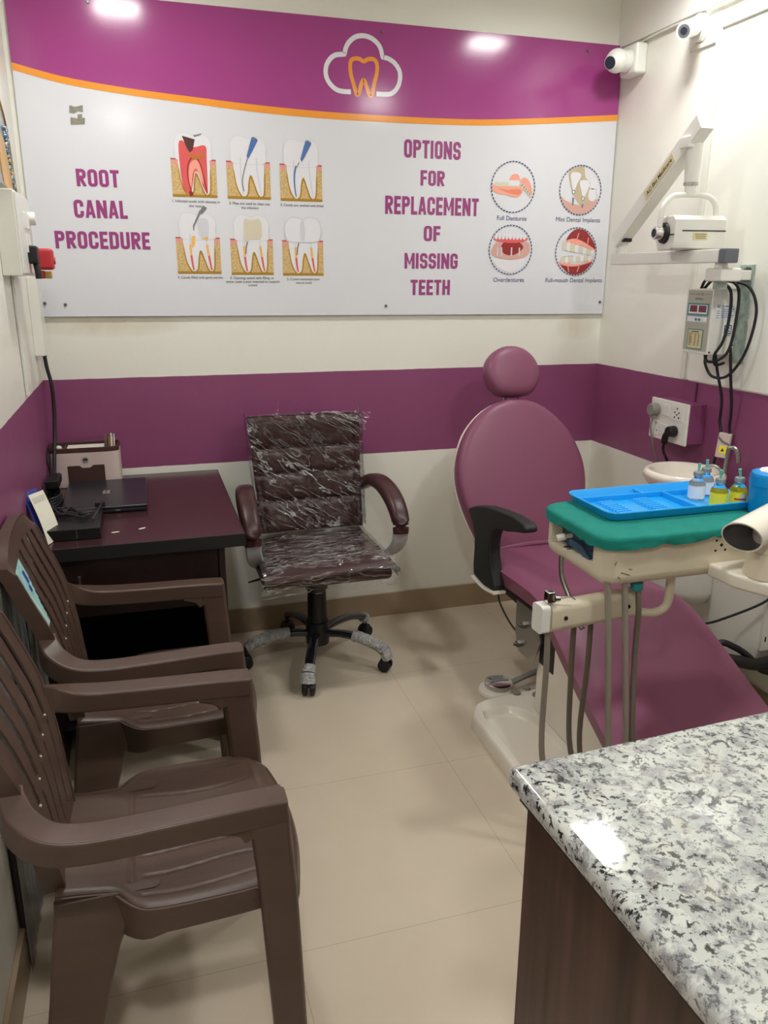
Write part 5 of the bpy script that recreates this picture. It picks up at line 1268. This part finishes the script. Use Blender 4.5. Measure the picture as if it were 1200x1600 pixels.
b = B(M_WHITEM); b.prism(hx, MP, .185, .006, 0, 2); hd_ = part(b, 'tube_head', xr)
b = B(M_BLACK); b.box((-.06, -.0625, .000), (.0965, -.058, .0035), .0005, M=MH); b.box((-.090, -.058, -.012), (-.086, .05, -.0085), M=MH); part(b, 'seam', hd_)
b = B(M_CARDB, M_INK); b.box((-.020, -.0612, -.028), (.032, -.0598, -.004), .0005, M=MH)
for k in range(3): b.box((-.014+.002*k, -.0616, -.010-.006*k), (.026-.001*k, -.0611, -.0085-.006*k), M=MH, mi=1)
part(b, 'head_label', hd_, 'small tan rating label')
b = B(M_CHROME, M_BLACKM); b.cyl(MH @ V(-.088, 0, -.004), MH @ V(-.098, 0, -.004), .034, .032, 32, mi=1); b.cyl(MH @ V(-.097, 0, -.004), MH @ V(-.128, 0, -.004), .022, .021, 32, bev=.003); b.cyl(MH @ V(-.1275, 0, -.004), MH @ V(-.1290, 0, -.004), .014, .014, 24, mi=1); part(b, 'collimator', hd_, 'silver round collimator', ang=50)

# control box
cb = thing('xray_control_box', 'white x-ray control box with two red display windows on the right wall', 'control box', (2.26, -.81, 1.22))
b = B(M_WHITEM); b.box((2.203, -.876, 1.222), (2.309, -.738, 1.441), .004, 2); part(b, 'casing', cb)
MF = Matrix(((0, 0, -1, 2.2022), (-1, 0, 0, -.807), (0, 1, 0, 1.3315), (0, 0, 0, 1)))       # front face: x = toward viewer, y = up
def plate(b, x0, y0, x1, y1, d, mi, M): b.box((x0, y0, d), (x1, y1, d+.0008), .0002, M=M, mi=mi)
b = B(M_GREYL, M_TEALL, M_WLABEL, M_DISPLAY, M_INK, M_CARDB, M_SBLUE, M_WHITE)
plate(b, -.060, -.098, .062, .103, 0, 0, MF); part_b = b
part(b, 'front_plate', cb, 'grey front plate')
b = B(M_TEALL, M_WLABEL, M_DISPLAY); plate(b, -.055, .020, .055, .060, .0009, 0, MF); plate(b, -.048, .025, .049, .055, .0017, 1, MF); plate(b, -.041, .031, -.003, .053, .0025, 2, MF); plate(b, .005, .031, .044, .053, .0025, 2, MF); part(b, 'display', cb, 'teal framed display with two dark red windows')
b = B(M_WLABEL, M_SBLUE, M_TEALL, M_WHITE); plate(b, -.052, -.002, .050, .015, .0009, 0, MF)
for k, x in enumerate((-.004, .013, .028, .041)): b.cyl(MF @ V(x, .006, .0016), MF @ V(x, .006, .0040), .0048, seg=14, mi=(1, 2, 3, 3)[k])
part(b, 'button_strip', cb)
b = B(M_TEALL, M_CARDB, M_INK); plate(b, -.040, -.094, .040, -.026, .0009, 0, MF); plate(b, -.036, -.091, .036, -.029, .0017, 1, MF)
plate(b, -.018, -.036, .018, -.033, .0025, 2, MF)
random.seed(2)
for k in range(8):
    for x, w in ((-.031, .018), (-.002, .009), (.017, .009)): plate(b, x, -.043-.0055*k, x+w*random.uniform(.6, 1.1), -.0412-.0055*k, .0025, 2, MF)
part(b, 'exposure_chart', cb, 'cream exposure chart')
b = B(M_INK); b.text('X-RAY UNIT', .046, .006, (0, .090), MF @ Matrix.Translation((0, 0, .0010)), 0); b.text('Bio-Medicare', .040, .007, (0, .075), MF @ Matrix.Translation((0, 0, .0010)), 0); b.box((-.055, .0895, .0009), (-.027, .0905, .0011), M=MF); b.box((.027, .0895, .0009), (.055, .0905, .0011), M=MF); part(b, 'front_lettering', cb)
MSd = Matrix(((1, 0, 0, 2.256), (0, 0, -1, -.8765), (0, 1, 0, 1.3315), (0, 0, 0, 1)))
b = B(M_WLABEL, M_INK, M_SBLUE); plate(b, -.038, .008, .046, .062, 0, 0, MSd)
b.text('AC', .012, .010, (-.028, .052), MSd @ Matrix.Translation((0, 0, .001)), 1, .02); b.text('Bio-Medicare', .042, .007, (.008, .052), MSd @ Matrix.Translation((0, 0, .001)), 1, .01)
for k in range(5): plate(b, -.016, .041-.0065*k, .036-.004*(k % 3), .043-.0065*k, .0008, 2, MSd)
for k in range(4): plate(b, -.034, .036-.0075*k, -.022, .0375-.0075*k, .0008, 1, MSd)
part(b, 'rating_label', cb)
b = B(M_WLABEL, M_INK); plate(b, -.002, -.050, .040, .002, 0, 0, MSd); plate(b, .004, -.040, .034, -.010, .0008, 1, MSd); plate(b, .0075, -.0365, .0305, -.0135, .0014, 0, MSd); plate(b, .011, -.032, .014, -.018, .0020, 1, MSd)
b.text('C', .012, .014, (.022, -.025), MSd @ Matrix.Translation((0, 0, .0024)), 1, .03); plate(b, .006, -.046, .034, -.044, .0008, 1, MSd); part(b, 'standard_mark_label', cb)
for x, z in ((.047, .078), (.045, -.078), (-.046, -.100)):
    b = B(M_SCREW); b.cyl(MSd @ V(x, z, 0), MSd @ V(x, z, .003), .003, seg=10); part(b, 'screw', cb)
# cables of the control box
cabs = [([(2.21, -.80, 1.441), (2.19, -.85, 1.470), (2.20, -.91, 1.460), (2.23, -.925, 1.43), (2.235, -.925, 1.34), (2.225, -.92, 1.27), (2.215, -.90, 1.225), (2.235, -.885, 1.19), (2.27, -.885, 1.195)], .0050, 'black cable arching over the top of the x-ray control box'),
        ([(2.215, -.81, 1.441), (2.21, -.87, 1.475), (2.235, -.925, 1.462), (2.255, -.935, 1.42), (2.252, -.935, 1.30), (2.245, -.925, 1.235), (2.225, -.90, 1.205), (2.22, -.86, 1.20), (2.24, -.82, 1.215)], .0050, 'black cable hugging the near side of the x-ray control box'),
        ([(2.235, -.90, 1.465), (2.265, -.96, 1.45), (2.285, -.985, 1.39), (2.285, -.985, 1.31), (2.275, -.965, 1.22), (2.255, -.925, 1.155), (2.235, -.875, 1.150), (2.225, -.845, 1.19), (2.23, -.84, 1.222)], .0048, 'black cable in a wide loop right of the x-ray control box'),
        ([(2.255, -.855, 1.222), (2.265, -.865, 1.16), (2.285, -.878, 1.07), (2.295, -.870, .99), (2.297, -.888, .93), (2.297, -.868, .87), (2.297, -.858, .76)], .0050, 'wavy black cable hanging behind the spittoon bowl'),
        ([(2.26, -.92, 1.25), (2.27, -.925, 1.16), (2.29, -.925, 1.05), (2.298, -.918, .98), (2.300, -.921, .955)], .0050, 'black cable running down into the hand switch')]
for pts, r, lb in cabs:
    b = B(M_RUBBER); b.tube(pts, r, 10, 0, 7); single(b, 'cable', lb, 'cable', pts[0])
es = thing('hand_switch', 'small grey hand switch with a yellow sticker hanging on the purple band', 'switch', (2.305, -.90, .87))
MS2 = Matrix.Translation((2.295, -.905, .908)) @ Matrix.Rotation(radians(38), 4, 'Z') @ Matrix.Rotation(radians(4), 4, 'X')
b = B(M_PINKBEIGE); b.box((-.011, -.022, -.043), (.011, .022, .046), .005, 3, M=MS2); part(b, 'body', es)
b = B(M_YELLOW, M_INK); b.box((-.0122, -.013, -.026), (-.0108, .011, .002), .0003, M=MS2); b.prism([(-.006, -.018), (.006, -.018), (0, -.006)], MS2 @ Matrix(((0, 0, -1, -.0121), (1, 0, 0, -.001), (0, 1, 0, 0), (0, 0, 0, 1))), .0006, 0, 1); part(b, 'warning_sticker', es, 'yellow warning sticker')
b = B(M_SGREY); b.prism([(-.02, .012), (.0, .018), (.020, .034), (.020, .024), (.004, .010), (-.02, .005)], MS2 @ Matrix(((0, 0, -1, -.0108), (1, 0, 0, 0), (0, 1, 0, 0), (0, 0, 0, 1))), .0008, 0); part(b, 'grey_stripe', es)

# ------------------------------------------------------------------ switch box on the right wall
sb = thing('socket_box', 'white socket plate on a purple box on the right wall band', 'socket', (2.29, -.66, .95))
b = B(mat('purple_box', (136, 72, 112), .45)); b.box((2.246, -.763, .884), (XR, -.553, 1.030), .003); part(b, 'back_box', sb, 'purple back box')
b = B(M_WHITE); b.box((2.236, -.770, .880), (2.2465, -.548, 1.034), .004, 2); part(b, 'face_plate', sb)
MW = Matrix(((0, 0, -1, 2.2358), (-1, 0, 0, -.659), (0, 1, 0, .957), (0, 0, 0, 1)))
b = B(M_WHITE); b.box((-.030, .018, 0), (.008, .060, .004), .001, M=MW); part(b, 'rocker_switch', sb)
b = B(M_WHITE); b.box((-.040, -.055, 0), (.000, -.015, .004), .001, M=MW); part(b, 'rocker_switch', sb)
b = B(M_INK, M_WHITE); b.box((.020, .010, -.0002), (.085, .066, .002), .001, M=MW, mi=1)
for x, y in ((.052, .055), (.040, .040), (.064, .040), (.040, .022), (.064, .022), (.052, .032)): b.cyl(MW @ V(x, y, .0018), MW @ V(x, y, .0026), .0036, seg=12)
part(b, 'socket_face', sb)
b = B(M_INK, M_WHITE); b.box((-.095, -.062, -.0002), (-.045, -.008, .002), .001, M=MW, mi=1)
for x, y, s_ in ((-.066, -.018, .003), (-.058, -.045, .003)): b.cyl(MW @ V(x, y, .0018), MW @ V(x, y, .0026), s_, seg=12)
part(b, 'socket_face', sb)
b = B(M_GREYP); b.cyl(MW @ V(-.072, .034, .002), MW @ V(-.072, .034, .032), .026, .023, 24, bev=.004); b.box((-.085, .000, .004), (-.060, .025, .026), .006, 3, M=MW); pg = thing('power_plug', 'round grey plug in the top left of the socket plate', 'plug', (2.22, -.587, .99), 0)
part(b, 'plug_body', pg)
b = B(M_GREYP); b.tube([MW @ V(-.072, .004, .014), MW @ V(-.076, -.03, .018), MW @ V(-.082, -.09, .0), (2.275, -.565, .78), (2.290, -.575, .66), (2.30, -.60, .55)], .004, 8, 0, 6); part(b, 'cord', pg)
pb2 = thing('power_plug', 'angled black plug in the bottom right of the socket plate', 'plug', (2.22, -.70, .92))
b = B(M_BLACK); b.cyl(MW @ V(.050, -.030, .002), MW @ V(.050, -.030, .034), .022, .019, 24, bev=.004); b.bar([MW @ V(.046, -.030, .020), MW @ V(.030, -.050, .024), MW @ V(.022, -.078, .022)], .024, .022, (1, 0, 0), .4, 4); part(b, 'plug_body', pb2)
b = B(M_RUBBER); b.tube([MW @ V(.022, -.075, .022), MW @ V(.010, -.11, .014), MW @ V(-.010, -.15, -.02), (2.29, -.65, .74), (2.30, -.66, .62)], .005, 8, 0, 6); part(b, 'cord', pb2)
b = B(M_TRIM); b.box((XR-.008, -.640, 1.105), (XR, -.632, 1.24), .002); single(b, 'cable_conduit', 'thin white conduit strip rising below the control box to the white wall', 'conduit', (XR, -.636, 1.105))
b = B(mat('purple_conduit', (122, 62, 100), .45)); b.box((XR-.008, -.700, 1.030), (XR, -.690, 1.1035), .002); single(b, 'cable_conduit', 'short purple conduit strip above the socket box', 'conduit', (XR, -.695, 1.03))

# ------------------------------------------------------------------ CCTV cameras and their conduit
dm = thing('dome_camera', 'white dome security camera on the right wall in the back corner', 'security camera', (2.30, -.14, 2.28))
b = B(M_WHITE); b.box((2.268, -.190, 2.235), (XR, -.078, 2.345), .012, 3); part(b, 'mount_box', dm)
ax = V(-.86, -.42, -.30).normalized()
b = B(M_WHITE); b.cyl((2.272, -.135, 2.288), (2.225, -.142, 2.283), .040, .038, 32, bev=.004); b.ball((2.212, -.146, 2.282), .043, 0, 28); part(b, 'dome_body', dm, ang=50)
c = V(2.212, -.146, 2.282); b = B(M_WHITE, M_LENS); b.cyl(c+ax*.028, c+ax*.047, .028, .026, 32, bev=.002); b.cyl(c+ax*.0465, c+ax*.0485, .0225, .0225, 32, mi=1); part(b, 'lens', dm, 'dark glass lens')
bl = thing('bullet_camera', 'white bullet security camera on the right wall, nearer the viewer', 'security camera', (2.30, -.51, 2.31))
b = B(M_WHITE); b.cyl((XR, -.505, 2.312), (2.300, -.505, 2.312), .046, .044, 32, bev=.003); part(b, 'mount_disc', bl)
b = B(M_WHITE); p0 = V(2.300, -.50, 2.318); p1 = V(2.222, -.548, 2.286); dd = (p1-p0).normalized()
b.cyl(p0, p1, .031, .027, 32, bev=.003); part(b, 'body', bl)
b = B(M_GREYM, M_LENS, M_WHITE); b.cyl(p1-dd*.002, p1+dd*.008, .0275, .0275, 32, mi=2); b.cyl(p1+dd*.0075, p1+dd*.009, .021, .021, 32); b.cyl(p1+dd*.0085, p1+dd*.010, .012, .012, 24, mi=1); part(b, 'lens', bl, 'grey ringed lens')
b = B(M_TRIM); b.tube([(2.315, -.12, 2.345), (2.312, -.16, 2.353), (2.308, -.24, 2.355), (2.308, -.40, 2.355), (2.310, -.46, 2.350)], .0045, 8, 0, 5)
b.tube([(2.310, -.545, 2.353), (2.308, -.70, 2.353), (2.308, -1.2, 2.353)], .0055, 8, 0, 4); single(b, 'camera_cable', 'thin white cable running along the top of the right wall between the cameras', 'cable', (2.31, -.3, 2.35))

# ================================================================== LEFT WALL
swb = thing('switch_box', 'white switch box high on the left wall, beside the sign', 'switch box', (.03, -.62, 1.47))
b = B(M_WHITEM); b.box((0, -.66, 1.474), (.052, -.355, 1.704), .004, 2); part(b, 'casing', swb)
b = B(M_WHITE); b.box((.051, -.655, 1.480), (.058, -.360, 1.698), .003); part(b, 'face_plate', swb)
for y, z, h in ((-.46, 1.63, .045), (-.52, 1.63, .045), (-.46, 1.565, .05), (-.52, 1.565, .05)):
    b = B(M_WHITE); b.box((.057, y-.018, z-h/2), (.063, y+.018, z+h/2), .002); part(b, 'rocker_switch', swb)
b = B(M_WHITE); b.cyl((.057, -.405, 1.642), (.078, -.405, 1.642), .020, .019, 24, bev=.003); part(b, 'regulator_knob', swb)
bp_ = thing('power_plug', 'black plug in the left wall switch box beside the red adapter', 'plug', (.07, -.50, 1.51))
b = B(M_BLACK); b.box((.057, -.535, 1.508), (.084, -.480, 1.560), .007, 3); b.bar([(.074, -.508, 1.515), (.078, -.512, 1.49), (.079, -.514, 1.466)], .018, .018, (1, 0, 0), .4, 4); part(b, 'plug_body', bp_)
ra = thing('red_adapter', 'red plug adapter on the left wall switch box', 'adapter', (.09, -.40, 1.5))
b = B(M_RED); b.box((.058, -.42, 1.492), (.116, -.365, 1.556), .010, 4); b.cyl((.114, -.392, 1.520), (.120, -.392, 1.520), .012, .010, 20); part(b, 'body', ra, ang=50)
b = B(M_RED, M_BRASS); b.box((.064, -.41, 1.466), (.086, -.38, 1.490), .003); b.box((.087, -.408, 1.466), (.106, -.382, 1.488), .002, mi=1); part(b, 'base_block', ra, 'red and brass lower block')
tk = thing('cable_trunking', 'white cable trunking in the back left corner below the switch box', 'trunking', (.03, -.08, 1.19))
b = B(M_WHITEM); b.box((0, -.15, 1.205), (.034, -.040, 1.470), .003); part(b, 'cover', tk)
b = B(M_WHITE); b.bar([(.006, -.50, 1.473), (.006, -.50, 1.36), (.006, -.495, 1.24), (.006, -.49, 1.12)], .030, .010, (1, 0, 0), .3, 5); single(b, 'cable_sheath', 'flat white sheath hanging down the left wall under the switch box', 'cable', (.01, -.5, 1.47))
b = B(M_RUBBER); b.tube([(.024, -.09, 1.21), (.028, -.095, 1.16), (.038, -.10, 1.09), (.036, -.11, .99), (.030, -.14, .90), (.028, -.20, .84), (.030, -.30, .79), (.030, -.36, .75), (.036, -.40, .740)], .0065, 10, 0, 7)
single(b, 'cable', 'thick black cable dropping from the trunking to the desk in the left corner', 'cable', (.024, -.09, 1.21))
pf = thing('resin_wall_art', 'glittery grey arched wall panel high on the left wall above the switch box', 'wall art', (.01, -.45, 1.72))
oc_ = smooth2([(-.75, 1.722), (-.75, 1.95), (-.52, 1.972), (-.42, 1.945), (-.36, 1.89), (-.335, 1.83), (-.32, 1.76), (-.305, 1.722)], 4)
MPf = Matrix(((0, 0, 1, .002), (1, 0, 0, 0), (0, 1, 0, 0), (0, 0, 0, 1)))
b = B(M_SGREY); b.prism(oc_, MPf, .018, .003, 0, 2); part(b, 'panel', pf)
b = B(M_BRASS); b.tube([(.020, y, z) for y, z in oc_[2:]], .004, 8, 0, 0); part(b, 'gold_edge', pf, 'thin gold edge')
GL = [mat('glitter_blue', (90, 120, 140), .25, .5, noise_amt=.5, nscale=80), mat('glitter_tan', (190, 170, 140), .3, .4, noise_amt=.4, nscale=80), M_BRASS]
random.seed(9)
b = B(*GL)
for k in range(150):
    q = random.random(); z = 1.735+.16*q; y = -.325-.07*(1-(1-q)**2)*.6+random.uniform(-.045, .0)-.02
    r = random.uniform(.003, .008); b.ball((.021, y, z), r, random.choice((0, 0, 0, 1)), 6)
g = part(b, 'glitter_stones', pf); g['kind'] = 'stuff'
b = B(mat('ochre_resin', (200, 150, 60), .3, noise_amt=.2)); b.prism(smooth2([(-.56, 1.73), (-.56, 1.84), (-.48, 1.86), (-.42, 1.80), (-.39, 1.73)], 4, True), Matrix(((0, 0, 1, .019), (1, 0, 0, 0), (0, 1, 0, 0), (0, 0, 0, 1))), .003, .001); part(b, 'ochre_area', pf, 'ochre resin area')
